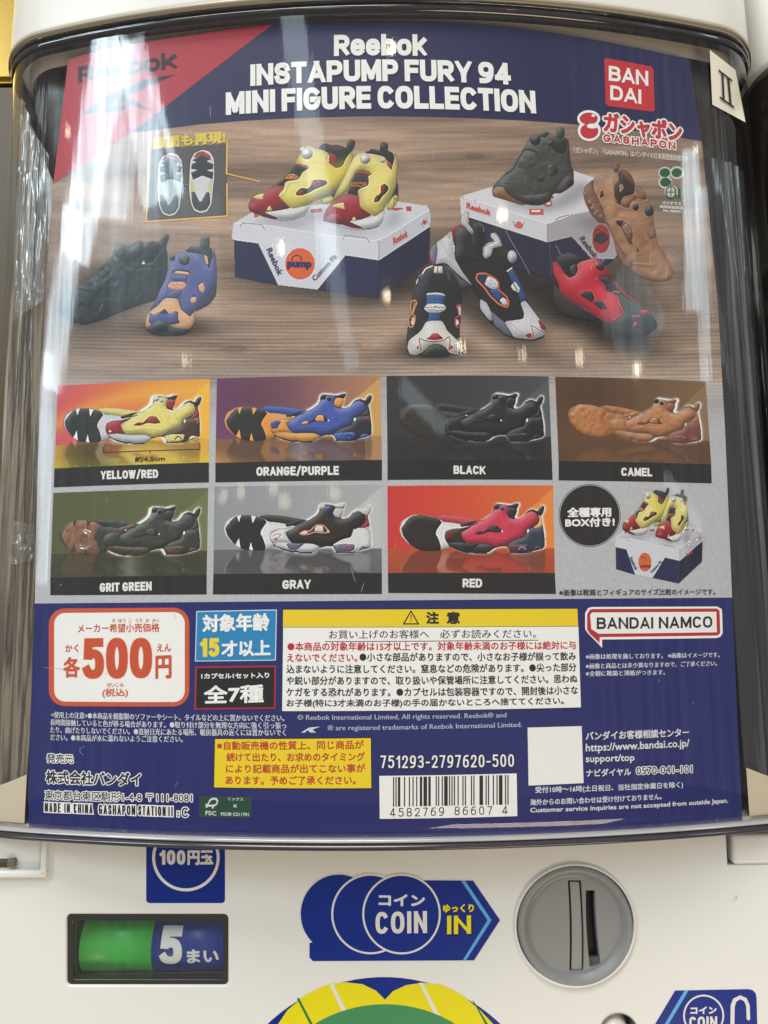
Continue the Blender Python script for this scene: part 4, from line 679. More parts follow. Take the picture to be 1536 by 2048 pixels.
PROFS = {
 'yellow': (((211,854.8),(399.6,875.6),(401.7,792.7)), dict(side=(222,206,116),sole=(208,206,214),tread=(44,48,46),gap=(226,228,228),rim=(180,50,80),dark=(60,44,42),toe=(156,44,50),mid=(196,198,204),line=(56,52,52),col=(150,44,50),tab=(46,44,46),heel=(140,50,48),heel2=(70,48,42),body=(228,212,120),hole=(120,46,46),hole2=(150,54,52),lace=(60,44,44),pod=(222,212,130),logo=(50,48,46),let=(206,160,100),bit=(236,210,140),knob=(224,220,216),knob2=(220,216,206))),
 'orange': (((540,851.8),(743.2,871.7),(742,789.4)), dict(side=(62,86,166),sole=(226,152,76),tread=(46,44,42),gap=(230,160,80),dark=(44,42,48),toe=(230,160,76),toe2=(66,76,140),mid=(228,156,72),line=(40,38,44),col=(228,150,74),tab=(34,34,38),heel=(50,48,60),heel2=(44,42,50),body=(70,88,166),hole=(44,46,70),hole2=(230,160,84),holesm=(230,160,84),lace=(60,70,130),pod=(60,86,158),logo=(30,30,34),let=(190,70,60),wh=1,knob=(40,38,42),knob2=(40,38,42))),
 'black': (((887,847.8),(1088,874.8),(1084.4,791.7)), dict(side=(44,44,44),sole=(44,42,40),tread=(52,46,40),gap=(44,40,36),full=1,dark=(30,30,32),toe=(36,37,40),mid=(34,34,38),line=(24,24,26),col=(32,33,36),tab=(28,28,30),heel=(32,32,36),heel2=(32,32,36),body=(38,39,46),hole=(24,24,26),hole2=(40,40,44),lace=(28,28,30),pod=(38,38,42),logo=(26,26,28),let=(60,60,62),wh=1,knob=(34,34,36),knob2=(40,40,44),lump=.15)),
 'camel': (((1218.2,847.8),(1402.4,881.5),(1398,805)), dict(side=(176,112,64),sole=(172,108,62),tread=(186,122,74),gap=(160,98,56),full=1,dark=(140,92,62),toe=(184,124,78),mid=(178,126,86),line=(150,96,64),col=(140,88,58),tab=(136,88,60),heel=(176,116,82),heel2=(124,72,58),body=(186,124,84),hole=(110,70,46),hole2=(176,126,86),lace=(140,90,60),pod=(132,80,64),logo=(96,56,46),let=(120,70,50),gapc=(220,190,150),knob=(44,44,46),knob2=(52,40,34),lump=.1)),
 'green': (((206.8,1079.2),(400,1099.4),(400,1015)), dict(side=(60,66,58),sole=(58,64,58),tread=(140,98,72),gap=(70,66,50),dark=(52,54,50),toe=(58,62,56),mid=(70,60,52),line=(130,90,66),col=(48,52,48),tab=(44,48,46),heel=(56,58,54),heel2=(62,54,50),body=(62,66,58),hole=(40,42,38),hole2=(74,76,68),lace=(48,50,46),pod=(84,62,54),logo=(48,38,36),let=(40,40,38),wh=1,knob=(50,48,46),knob2=(46,46,44),lump=.14)),
 'gray': (((538.9,1070.3),(742.2,1096.5),(740.6,1011)), dict(side=(60,52,44),sole=(222,222,222),tread=(40,36,34),gap=(226,226,224),dark=(40,36,36),toe=(222,220,220),mid=(214,214,218),mid2=(96,98,124),line=(44,42,44),col=(196,192,196),tab=(196,194,196),heel=(166,36,48),heel2=(216,214,216),body=(46,40,36),hole=(48,62,108),hole2=(216,214,214),holesm=(216,216,216),ring=(222,142,74),lace=(60,90,140),pod=(98,98,122),logo=(160,40,50),let=(130,120,130),wh=1,sw=(186,40,60),knob=(200,198,198),knob2=(60,92,158))),
 'red': (((889,1071),(1089.4,1096.9),(1086.7,1010.4)), dict(side=(204,66,78),sole=(226,222,220),tread=(44,38,36),gap=(44,38,36),full=1,dark=(44,40,42),toe=(52,44,38),toe2=(110,44,42),mid=(54,52,60),mid2=(40,38,40),line=(36,34,36),col=(40,38,40),tab=(36,36,38),heel=(226,180,120),heel2=(50,58,72),body=(206,58,84),hole=(48,40,42),hole2=(54,50,54),lace=(56,40,40),pod=(92,44,60),logo=(70,150,200),let=(130,50,60),wh=1,knob=(80,36,40),knob2=(50,76,156)))}
# ================================================================ the card behind the clear case
NAVY = (29, 35, 102)
card = thing('display_card', 'large curved printed card of toy sneakers standing inside the clear case', 'printed card')
EDGE_L = [(137,120),(107,370),(92,540),(88,658),(80,776),(72,1083),(70,1200),(60,1463),(56,1580),(58,1668)]
EDGE_R = [(1378,119),(1403,283),(1435,600),(1450,863),(1464,1195),(1477,1480),(1484,1624),(1484,1650)]
def ex(edge, y): return float(np.interp(y, [p[1] for p in edge], [p[0] for p in edge]))
top = [(137,120),(200,102),(300,83),(400,68),(545,50),(660,44),(768,43),(900,46),(1000,53),(1120,68),(1250,92),(1378,119)]
bot = [(1484,1650),(1380,1662),(1250,1672),(1100,1679),(900,1684),(768,1685),(600,1684),(400,1680),(200,1672),(110,1667),(58,1660)]
flat('backing_sheet', top + EDGE_R[1:-1] + bot + EDGE_L[-2:0:-1], NAVY, 0, card, .45)
# header band, its red corner
flat('header_band', top + [(1403,283),(1300,266),(1200,254),(1100,245),(1000,239),(900,235),(768,233),(640,235),(500,241),(400,249),(300,262),(118,283)], (31, 33, 78), 6, card, .42)
flat('red_corner', [(137,120),(200,102),(300,83),(400,68),(545,50),(440,130),(330,215),(290,246),(200,307),(107,368)], (176, 44, 58), 7, card, .42)
# the printed wooden table top, fading to grey under the small pictures
def wood(s, t, X, Y):
    rng = np.random.default_rng(3); h, w = s.shape
    bend_ = ((X - 740) / 700) ** 2 * 26
    yy = Y + bend_ * np.clip((900 - Y) / 700, 0, 1)
    def nz(sy, sx, seed):
        g = np.random.default_rng(seed).random((int(1300 / sy) + 4, int(1700 / sx) + 4)); a = yy / sy; b = X / sx
        ai = a.astype(int); bi = b.astype(int); fa = a - ai; fb = b - bi; fa = fa * fa * (3 - 2 * fa); fb = fb * fb * (3 - 2 * fb)
        return (g[ai, bi] * (1 - fb) + g[ai, bi + 1] * fb) * (1 - fa) + (g[ai + 1, bi] * (1 - fb) + g[ai + 1, bi + 1] * fb) * fa
    n = (nz(30, 420, 1) - .5) * .34 + (nz(11, 180, 2) - .5) * .2 + (nz(3.2, 60, 4) - .5) * .17 + (nz(90, 500, 5) - .5) * .2
    k = np.clip((Y - 480) / 260, 0, 1)
    rib = np.sin(yy * 2 * math.pi / 7.2 + nz(40, 200, 8) * 3) * .13 * k * (.5 + nz(20, 90, 9))
    far = np.clip((yy - 320) / 240, 0, 1)[..., None]
    base = np.array([166, 138, 118.]) * (1 - far) + np.array([154, 130, 112.]) * far
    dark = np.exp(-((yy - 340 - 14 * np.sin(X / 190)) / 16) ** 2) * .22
    c = base * (1 + n + rib - dark)[..., None]
    for kx, ky, r in ((950, 314, 22), (1205, 650, 40), (1240, 690, 70), (700, 690, 26), (470, 700, 30)):
        d = np.hypot((X - kx) / r, (yy - ky) / (r * .32)); c *= (1 - .22 * np.exp(-d * d) + .06 * np.sin(d * 7) * np.exp(-d * .6))[..., None]
    lft = np.clip((420 - X) / 330, 0, 1)[..., None] * .35; c = c * (1 - lft) + np.array([150, 140, 138.]) * lft
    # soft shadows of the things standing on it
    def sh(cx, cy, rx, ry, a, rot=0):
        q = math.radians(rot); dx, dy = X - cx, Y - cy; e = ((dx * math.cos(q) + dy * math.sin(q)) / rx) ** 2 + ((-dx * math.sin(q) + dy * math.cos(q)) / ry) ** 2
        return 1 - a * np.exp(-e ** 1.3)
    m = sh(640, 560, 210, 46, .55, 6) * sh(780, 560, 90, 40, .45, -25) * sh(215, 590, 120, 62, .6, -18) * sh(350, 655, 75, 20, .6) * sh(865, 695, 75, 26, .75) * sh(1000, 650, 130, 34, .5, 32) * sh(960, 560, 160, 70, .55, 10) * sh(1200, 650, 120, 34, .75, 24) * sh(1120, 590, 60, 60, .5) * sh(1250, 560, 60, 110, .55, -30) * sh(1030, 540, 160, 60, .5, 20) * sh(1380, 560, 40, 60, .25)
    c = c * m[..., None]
    g = np.clip((Y - 690 - 40 * np.clip((300 - X) / 200, 0, 1) * 0) / 180, 0, 1); g = (g * g * (3 - 2 * g))[..., None]
    g = np.maximum(g, np.clip((Y - 748) / 30, 0, 1)[..., None] * .75)
    grey = np.array([186, 186, 189.]) * (1 + .03 * (nz(2, 2, 11) - .5))[..., None]
    c = c * (1 - g) + grey * g
    return np.clip(c * (1 + .10 * (np.random.default_rng(1).random((h, w)) - .5))[..., None], 0, 255)
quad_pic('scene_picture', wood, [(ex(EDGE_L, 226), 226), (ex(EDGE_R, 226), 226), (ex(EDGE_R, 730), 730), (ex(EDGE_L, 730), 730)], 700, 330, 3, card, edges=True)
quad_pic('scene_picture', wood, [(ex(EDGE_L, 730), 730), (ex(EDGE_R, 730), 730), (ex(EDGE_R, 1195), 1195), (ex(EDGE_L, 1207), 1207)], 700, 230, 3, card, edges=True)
# ---- small product pictures
PAN = dict(
 yellow=([(116,772),(420,758),(418,925),(109,937)], [(418,965),(108,975)], 'YELLOW/RED', (202,317,959,956,18)),
 orange=([(434,757),(760,751),(764,920),(431,926)], [(764,961),(431,965)], 'ORANGE/PURPLE', (513,678,952,950,19)),
 black=([(773,752),(1097,753),(1103.6,921),(775,921)], [(1105,960),(775,960)], 'BLACK', (907,971,948,949,18)),
 camel=([(1110,753.5),(1411,763),(1422,929),(1117,922)], [(1423,967),(1117,961)], 'CAMEL', (1242,1304,952,953,18)),
 green=([(107,986),(416.6,976),(413.5,1150),(101,1155.5)], [(413.5,1189),(101,1190.6)], 'GRIT GREEN', (200,304,1184,1181,19)),
 gray=([(429,973.6),(761.6,970),(763.8,1146),(427,1148)], [(763.8,1188),(426,1189)], 'GRAY', (565,622,1178,1177,19)),
 red=([(774.8,972),(1106,971),(1109.5,1146),(775.7,1146)], [(1111.7,1188),(776.6,1186)], 'RED', (925,964,1175,1175,19)))
BGC = dict(yellow=((206,84,92),(224,128,58),(232,180,60),(226,176,64)), orange=((112,62,104),(140,92,96),(206,160,84),(172,120,70)), black=((48,48,50),(60,60,62),(86,88,90),(52,50,50)),
 camel=((96,66,44),(112,80,54),(140,110,80),(110,76,52)), green=((84,88,52),(92,96,58),(110,114,76),(74,74,50)), gray=((146,148,152),(160,160,162),(184,184,184),(120,120,124)), red=((204,54,52),(214,86,48),(222,136,60),(206,88,52)))
def bgf(k, pr, out):
    c0, c1, c2, c3 = [np.array(q, float) for q in BGC[k]]
    gm = blur1(out, 2.6 * pr.res); gm2 = blur1(out, 1.0 * pr.res)
    bot_y = max(q[1] for q in PROFS[k][0][:2]) + 4
    def f(s, t, X, Y):
        S = s[..., None]; T = t[..., None]
        c = c0 * (1 - np.clip(S * 1.7, 0, 1)) + c1 * np.clip(S * 1.7, 0, 1)
        k2 = np.clip((S - .45) / .5, 0, 1) ** 1.3; c = c * (1 - k2 * .55) + c2 * k2 * .55
        wedge = (s + t * .62 * 1.0 > 1.02) & (t < .72) & (s > .55); c = np.where(wedge[..., None], c * .4 + c2 * .66, c)
        if k == 'yellow':
            b = np.exp(-((t - .12 - .55 * (.8 - s) ** 2) / .11) ** 2)[..., None] * .5; c = c * (1 - b) + np.array([240, 186, 70.]) * b
        if k == 'camel' or k == 'orange': c = c * (1 - .18 * np.exp(-((s - .25) / .3) ** 2 - ((t - .2) / .3) ** 2)[..., None])
        fl = t > .725; flo = c3 * (1 - .25 * T) * 1.1
        if k == 'yellow': flo = np.array([222, 170, 62.]) * (1 - .5 * np.exp(-((s - .25) / .2) ** 2)[..., None] * (t < 1.2)[..., None]) + np.array([0, 40, -10.]) * np.clip((T - .85) * 4, 0, 1)
        if k == 'orange': flo = np.where((s < .9)[..., None], np.array([130, 92, 66.]) + (np.array([206, 150, 70.]) - np.array([130, 92, 66.])) * np.clip((T - .8) * 4 - S * 3, 0, 1), np.array([180, 130, 90.]) + 0 * c)
        c = np.where(fl[..., None], flo, c)
        # mirror image in the glossy floor
        ym = 2 * bot_y - Y; ix = np.clip(((X - pr.x0) * pr.res).astype(int), 0, pr.w - 1); iy = ((ym - pr.y0) * pr.res).astype(int); ok = (iy >= 0) & (iy < pr.h) & (Y > bot_y - 6); iyc = np.clip(iy, 0, pr.h - 1)
        am = (pr.asoft[iyc, ix] * ok)[..., None] * .42 * np.clip(1.5 - (Y - bot_y) / 60, 0, 1)[..., None]
        c = c * (1 - am) + pr.rsoft[iyc, ix] * am * .75 + c * am * .12
        # glow round the main shoe
        iy2 = np.clip(((Y - pr.y0) * pr.res).astype(int), 0, pr.h - 1); g = np.clip(gm[iy2, ix] * 1.5 + gm2[iy2, ix] * .9, 0, 1)[..., None]
        c = c * (1 - g) + np.array([244, 242, 236.]) * g
        ht = .04 * np.sin(X * 1.9 + Y * 1.1) * np.sin(Y * 1.9 - X * 1.1)
        return np.clip(c * (1 + ht + .05 * (np.random.default_rng(2).random(s.shape) - .5))[..., None], 0, 255)
    return f
SHOE_WORD = dict(yellow='yellow and red', orange='purple and orange', black='black', camel='camel brown', green='dark green', gray='white and black', red='red and black')
for k, (cor, capb, word, tx) in PAN.items():
    (c, d) = PROFS[k]; xs = [q[0] for q in c]; ys = [q[1] for q in c]
    pr = prof(c, d, (min(xs) - 105, min(ys) - 14, max(xs) + 14, max(ys) + 16))
    pr.asoft = blur1(pr.a, 1.6); pr.rsoft = blur1(pr.rgb * pr.a[..., None], 1.6) / np.maximum(pr.asoft, .05)[..., None]
    pan = quad_pic('product_picture', bgf(k, pr, pr.out), cor, 230, 130, 4, card, f'small printed picture of the {SHOE_WORD[k]} sneaker')
    flat('caption_strip', [cor[3], cor[2], capb[0], capb[1]], (36, 32, 32), 5, pan)
    pic_obj('sneaker_picture', pr, 6, pan)
    # white rim line drawn over the sole picture where the main shoe stands in front
    L = Lines(to_card); x0, x1, y0, y1, h = tx; L.addg(word, (x0, y0), (x1, y1), h * .93, 7, .23, .07); L.build('caption_lettering', print_mat((236, 234, 230)), pan)
    if k == 'yellow':
        for i, q in enumerate(([(206,894),(208,894),(208,905.5),(206,905.5)], [(399,886),(400.5,886),(400.5,899),(399,899)], [(206,904.5),(400,897.8),(400,899.4),(206,906.1)], [(300,902),(301.5,902),(301.5,907.5),(300,907.5)])):
            flat('size_line', q, (60, 46, 30), 7, pan)
        L = Lines(to_card); L.add('約4.5cm', (270, 925), (330, 922.5), 11.5, 7, .5, 6); L.build('size_lettering', print_mat((58, 44, 30)), pan)
# ---- shoe boxes and sneakers of the large scene
def box_a():
    p = Pic(460, 400, 866, 602, (440, 240), 3.339, .8)
    p.f([(92,800),(255,820),(390,1105),(650,1135),(840,905),(1062,930),(1400,710),(1400,925),(1390,950),(1045,1192),(650,1137),(390,1107),(100,1050)], (38,40,76), sm=0, edge=.1)
    p.f([(1062,930),(1405,705),(1400,925),(1045,1192)], (30,31,58), sm=0); p.sft([(1070,1000),(1200,900),(1180,1080),(1060,1180)], (40,40,66), .5, 6)
    p.f([(88,690),(240,598),(700,560),(1195,545),(1385,572),(1400,600),(1062,815),(820,790),(300,705)], (206,206,212), sm=0)
    p.sft([(200,680),(420,640),(640,700),(500,720),(300,700)], (150,150,160), .8, 9); p.sft([(640,720),(820,720),(1090,720),(1140,620),(1200,580),(1210,700),(900,770)], (148,148,158), .7, 9); p.sft([(440,640),(700,600),(800,640),(700,680)], (120,118,130), .5, 9)
    p.f([(75,800),(88,690),(300,702),(560,742),(820,788),(1060,812),(1062,938),(840,905),(650,1137),(390,1107),(255,825)], (208,208,216), sm=0, edge=.06)
    p.f([(1060,812),(1398,598),(1410,640),(1405,712),(1062,938)], (190,190,200), sm=0); p.l([(1060,812),(1062,938)], 6, (140,140,150), .8); p.l([(90,690),(300,702),(820,788),(1060,812),(1398,600)], 5, (232,232,238), .9)
    p.l([(135,715),(150,690),(280,700),(300,735)], 5, (96,98,108), .8, sm=0); p.l([(820,795),(838,770),(980,790),(1000,820)], 5, (110,110,120), .8, sm=0); p.l([(255,825),(390,1107),(650,1137),(840,905)], 4, (90,90,110), .6, sm=0)
    p.f([(225,625),(262,620),(258,650),(228,655)], (196,90,66), sm=0); p.f([(1140,590),(1200,585),(1230,595),(1160,612)], (190,80,60)); p.f([(1240,580),(1278,578),(1280,612),(1245,612)], (190,76,58), sm=0)
    p.l([(1340,690),(1358,715)], 4, (80,80,110)); p.l([(1378,655),(1385,690)], 4, (80,80,110)); p.e(1364,685,14,18,0,(190,70,50)); p.f([(600,600),(680,590),(690,615),(610,625)], (160,60,60), a=.7)
    p.e(535,962,100,106,0,(216,98,44)); p.l([(480,940),(485,915),(515,903),(540,915),(545,940)], 9, (44,46,90), 1)
    p.grain(.015); return p
def box_b():
    p = Pic(915, 335, 1300, 565, (780, 240), 2.477, .8)
    p.f([(350,470),(500,500),(780,600),(905,570),(1000,690),(1120,680),(1080,720),(800,782),(700,760),(560,720),(350,560)], (40,40,62), sm=0, edge=.1)
    p.f([(345,378),(520,325),(905,250),(1010,285),(1125,480),(890,475),(780,518)], (214,212,216), sm=0); p.sft([(560,400),(800,410),(940,300),(1000,340),(920,420),(760,460),(600,430)], (140,138,146), .8, 8)
    p.f([(343,378),(780,516),(780,607),(350,470)], (206,204,210), sm=0, edge=.05); p.f([(780,516),(890,472),(1060,440),(1130,500),(1150,640),(1110,690),(1000,690),(900,578),(780,607)], (166,158,162), sm=0); p.sft([(900,500),(1060,460),(1120,540),(1000,560)], (120,110,116), .6, 8)
    p.l([(345,378),(780,516),(890,473)], 4, (232,232,236), .9, sm=0); p.l([(780,516),(780,607)], 4, (130,128,134)); p.l([(790,605),(800,780)], 4, (66,66,92))
    p.l([(820,500),(835,485),(885,472)], 4, (90,90,98)); p.e(1045,590,45,72,0,(150,56,50)); p.f([(1005,600),(1020,560),(1070,560),(1085,590),(1050,620)], (52,44,50), a=.85); p.l([(1010,560),(1030,540),(1050,560)], 6, (56,46,52))
    p.e(638,522,17,19,0,(206,96,56)); p.l([(610,505),(622,535)], 4, (70,74,120)); p.l([(662,510),(650,540)], 4, (70,74,120))
    p.f([(690,440),(760,440),(762,472),(690,472)], (196,76,62), a=.9, sm=0); p.f([(702,448),(745,448),(742,456),(700,456)], (214,212,216), sm=0); p.f([(760,400),(805,400),(800,430),(765,432)], (190,76,66), a=.8); p.f([(775,408),(795,408),(793,418),(775,420)], (206,204,208)); p.f([(790,380),(812,378),(810,395)], (170,60,60))
    p.grain(.015); return p
BA = box_a(); SA, SB = shoe_yellow_a(), shoe_yellow_b()
bx = pic_obj('shoe_box_picture', BA, 7, card, 'printed white lidded navy shoe box under the yellow and red pair')
pic_obj('sneaker_picture', SA, 8.5, card, 'printed yellow and red sneaker, left one on the box'); pic_obj('sneaker_picture', SB, 9.5, card, 'printed yellow and red sneaker, right one on the box')
pic_obj('shoe_box_picture', box_b(), 7, card, 'printed shoe box under the dark green sneaker')
pic_obj('sneaker_picture', shoe_green(), 8.5, card, 'printed dark green sneaker on the box'); pic_obj('sneaker_picture', shoe_tan(), 9, card, 'printed camel brown sneaker leaning on the box')
pic_obj('sneaker_picture', shoe_red(), 10, card, 'printed red sneaker with black toe'); pic_obj('sneaker_picture', shoe_black(), 8, card, 'printed black sneaker at the left'); pic_obj('sneaker_picture', shoe_purple(), 9, card, 'printed purple and orange sneaker')
pic_obj('sneaker_picture', shoe_white_side(), 9, card, 'printed white and black sneaker leaning on its pair'); pic_obj('sneaker_picture', shoe_white_front(), 10, card, 'printed white and black sneaker seen from the front')
# the same pair again, small, beside the black disc
A = np.array([[470,553,1],[859,518,1],[753,596,1]], float); s = np.linalg.solve(A, np.array([[1231.7,1138],[1404,1121],[1357,1167]], float))
AF = (s[0,0], s[1,0], s[2,0], s[0,1], s[1,1], s[2,1])
pic_obj('shoe_box_picture', BA, 5, card, 'small printed shoe box at the lower right', AF); pic_obj('sneaker_picture', SA, 5.6, card, 'small printed yellow sneaker at the lower right', AF); pic_obj('sneaker_picture', SB, 6.2, card, 'small printed yellow sneaker in front at the lower right', AF)
# inset with the two soles
def soles():
    p = Pic(290, 268, 526, 450, (80, 240), 2.954, 1.3)
    p.f([(645,175),(1105,140),(1108,570),(628,603)], (86,84,86), sm=0)
    for dx, dy, dim in ((0, 0, 1), (-187, 18, 0)):
        q = lambda L: [(x + dx, y + dy) for x, y in L]
        W = (206,206,206) if dim else (188,200,206); K = (52,54,60) if dim else (96,112,122); Y = (198,196,150) if dim else (176,190,180)
        p.f(q([(893,240),(915,200),(960,180),(1000,190),(1025,230),(1028,330),(1018,420),(1010,500),(985,540),(950,548),(915,535),(895,490),(884,400),(888,320)]), W, 4, .8, .2); p.l(q([(893,240),(915,200),(960,180),(1000,190),(1025,230),(1028,330),(1018,420),(1010,500),(985,540),(950,548),(915,535),(895,490),(884,400),(888,320)]), 4, (226,224,200), 1, closed=True)
        p.f(q([(903,225),(930,192),(965,184),(1005,210),(1015,235),(960,215)]), (170,60,76) if dim else (170,130,146))
        p.f(q([(900,240),(955,200),(1010,235),(985,245),(1026,262),(1024,290),(985,298),(1026,310),(1020,352),(960,330),(905,355),(893,312),(930,296),(893,290),(898,260),(925,250)]), K, 2, .8, sm=0)
        p.f(q([(888,365),(905,360),(925,440),(900,470),(886,420)]), Y); p.f(q([(1000,370),(1016,360),(1010,440),(990,420)]), Y)
        p.f(q([(895,425),(915,425),(948,492),(985,425),(1002,430),(1008,495),(985,530),(948,540),(912,525),(896,480)]), K, 3, .8)
    p.l([(645,175),(628,603),(1108,570),(1106,380)], 11, (222,172,84), 1, sm=0, solid=True); p.l([(1108,112),(1104,318),(1300,365)], 11, (226,176,84), 1, sm=0, solid=True); p.l([(640,160),(720,152)], 5, (206,170,110), .8, solid=True)
    return p
pic_obj('inset_picture', soles(), 7, card, 'printed inset of the two soles framed in yellow')
# ---- lettering
def grow(t, a, b, h, lv, d, n, g):
    return (t, (a[0] - g, a[1] + g), (b[0] + g, b[1] + g), h + 2 * g, lv, d, n)
def lines(name, col, rows, parent=card, label=None, rough=.5):
    L = Lines(to_card)
    for r in rows: L.add(*r)
    return L.build(name, print_mat(col, rough), parent, label)
WH = (244, 242, 238)
ti = [('Reebok', (668,113), (854,113), 42, .235, .045), ('INSTAPUMP FURY 94', (501,173), (1022,170.5), 43, .24, .05), ('MINI FIGURE COLLECTION', (452,231), (1072,228), 45, .24, .05)]
def glines(name, col, rows, parent=card, label=None):
    L = Lines(to_card)
    for r in rows: L.addg(*r[:7], **(r[7] if len(r) > 7 else {}))
    return L.build(name, print_mat(col), parent, label)
glines('title_shadow', (30, 28, 44), [(t, (a[0] + 1.2, a[1] + 2.2), (b[0] + 1.2, b[1] + 2.2), h, 8, th, sp, dict(g=.6)) for t, a, b, h, th, sp in ti])
glines('title_lettering', WH, [(t, a, b, h, 10, th, sp) for t, a, b, h, th, sp in ti])
glines('corner_lettering', (44, 26, 40), [('Reebok', (157,168), (355,138), 33, 9, .25, .06)])
cm = flat('corner_mark', [(352,150),(300,157),(238,180),(162,229),(192,227),(258,192),(292,176)], (48, 32, 48), 9, card); flat('corner_mark_tail', [(212,184),(262,196),(300,222),(268,214),(232,200)], (48, 32, 48), 9.4, cm); flat('corner_mark_foot', [(196,228),(232,208),(262,214),(240,224)], (48, 32, 48), 9.8, cm)
lines('inset_lettering', (222, 196, 84), [('底面も再現!', (306,300), (452,287), 25, 10, 1.4, 8)])
# brand badges on the header
bd = flat('brand_badge', [(1208,119),(1212,117),(1302,134),(1306,139),(1309,220),(1305,224),(1217,213),(1211,208)], (198, 46, 52), 8, card, .4, 'red square brand badge')
glines('badge_lettering', WH, [('BAN', (1217,162), (1296,173), 30, 9, .2, .07), ('DAI', (1220,200), (1282,209), 29, 9, .2, .08)], bd)
gs = flat('round_mark', circ(1177, 238, 23, 17) , WH, 8, card); flat('round_mark_foot', circ(1178, 262, 23, 21), WH, 8.5, gs)
flat('round_mark_cap', circ(1177, 238, 18, 12), (196, 46, 54), 10, gs); flat('round_mark_base', circ(1178, 263, 18, 15), (196, 46, 54), 10.3, gs); flat('round_mark_slot', circ(1184, 253, 11, 5), WH, 11.2, gs); flat('round_mark_glint', circ(1186, 232, 4, 3, 8), WH, 11.4, gs)
ka = [('ガシャポン', (1206,266), (1364,288), 43)]; kb = [('GASHAPON', (1206,284), (1350,300), 15)]
for i, (t, a, b, h) in enumerate(ka):
    lines('logo_edge', WH, [grow(t, a, b, h, 8, 5.2, 12, 3.2)], gs); lines('logo_lettering', (196, 46, 54), [(t, a, b, h, 11, 2.0, 8)], gs)
for i, (t, a, b, h) in enumerate(kb):
    glines('logo_edge', WH, [(t, a, b, h, 10, .24, .3, dict(g=2.2))], gs); glines('logo_lettering', (196, 46, 54), [(t, a, b, h, 12.5, .24, .3)], gs)
lines('trademark_lettering', (214, 206, 196), [('「ガシャポン」「GASHAPON」はバンダイの日本国登録商標です', (1147,307), (1376,325), 13, 8, .35, 4)])
# green clover mark
cl = flat('clover_edge', circ(1329,346,13,12) , (206, 204, 194), 7, card, label='green clover and globe mark')
for i, (cx, cy) in enumerate(((1329,346),(1353,346),(1330,365))): flat('clover_leaf', circ(cx, cy, 10.5, 9, 20), (36, 88, 56), 9 + i * .3, cl)
for i, (cx, cy) in enumerate(((1353,346),(1330,365),(1342,384))): flat('clover_edge', circ(cx, cy, 14, 13, 20), (206, 204, 194), 7.3 + i * .3, cl)
flat('globe', circ(1341,385,11,13,24), (36, 88, 56), 9.9, cl); flat('globe_gap', circ(1341,385,8.5,10.5,24), (200, 198, 188), 10.2, cl)
for q in ([(1340,362),(1342,362),(1342,398),(1340,398)], [(1331,384),(1351,384),(1351,386),(1331,386)], [(1349,378),(1352,378),(1352,396),(1349,396)], [(1355,378),(1360,378),(1360,396),(1355,396)]): flat('globe_line', q, (36, 88, 56), 10.8, cl)
lines('clover_lettering', (206, 206, 198), [('バイオマス', (1323,410), (1362,412), 8, 8, .7, 4), ('使用商品認定', (1318,417), (1366,420), 7, 8, .7, 4), ('No.180057', (1325,424), (1362,427), 6, 8, .6, 4)], cl)
# box prints
for (t, a, b, h, up, c, d) in (('Reebok', (532,500), (556,553), 13, (.9,-.42), (40,44,92), .7), ('pump', (574,540), (624,541), 17, (0,-1), (38,42,92), 1.8), ('Custom Fit', (630,564), (676,515), 11, (-.7,-.71), (40,44,92), .5), ('Reebok', (787,491), (816,474), 15, (-.1,-1), (190,66,48), .7),
    ('Reebok', (932,418), (981,433), 13, (.1,-1), (196,70,52), .8), ('Reebok', (1157,478), (1187,518), 12, (.85,-.5), (56,50,62), .6)):
    L = Lines(to_card); L.add(t, a, b, h, 8.6 if t != 'pump' else 8.8, d, 6, up); L.build('box_lettering', print_mat(c), card)
for (t, a, b, h, up, c) in (('Reebok', (1258,1116), (1270,1141), 6.5, (.9,-.42), (40,44,92)), ('pump', (1281,1137), (1302,1137), 7, (0,-1), (38,42,92)), ('Custom Fit', (1303,1147), (1324,1124), 5.5, (-.7,-.71), (40,44,92)), ('Reebok', (1372,1113), (1385,1106), 6, (-.1,-1), (190,66,48))):
    L = Lines(to_card); L.add(t, a, b, h, 6.8, .4, 4, up); L.build('box_lettering', print_mat(c), card)
# black disc
dr = flat('disc_ring', circ(1179, 1031, 62, 63, 48), (40, 36, 36), 5, card, label='black disc'); flat('disc_gap', circ(1179, 1031, 60.8, 61.8, 48), (190, 190, 190), 6, dr); flat('disc', circ(1179, 1031, 59.5, 60.5, 48), (38, 34, 34), 7, dr)
lines('disc_lettering', WH, [('全種専用', (1134,1035), (1222,1034), 20, 8, .9, 8), ('BOX付き!', (1130,1055), (1229,1053), 19, 8, .9, 8)], dr)
lines('size_note_lettering', (50, 48, 48), [('※画像は靴箱とフィギュアのサイズ比較のイメージです。', (1118,1192), (1430,1190), 13.5, 6, .35, 4)])
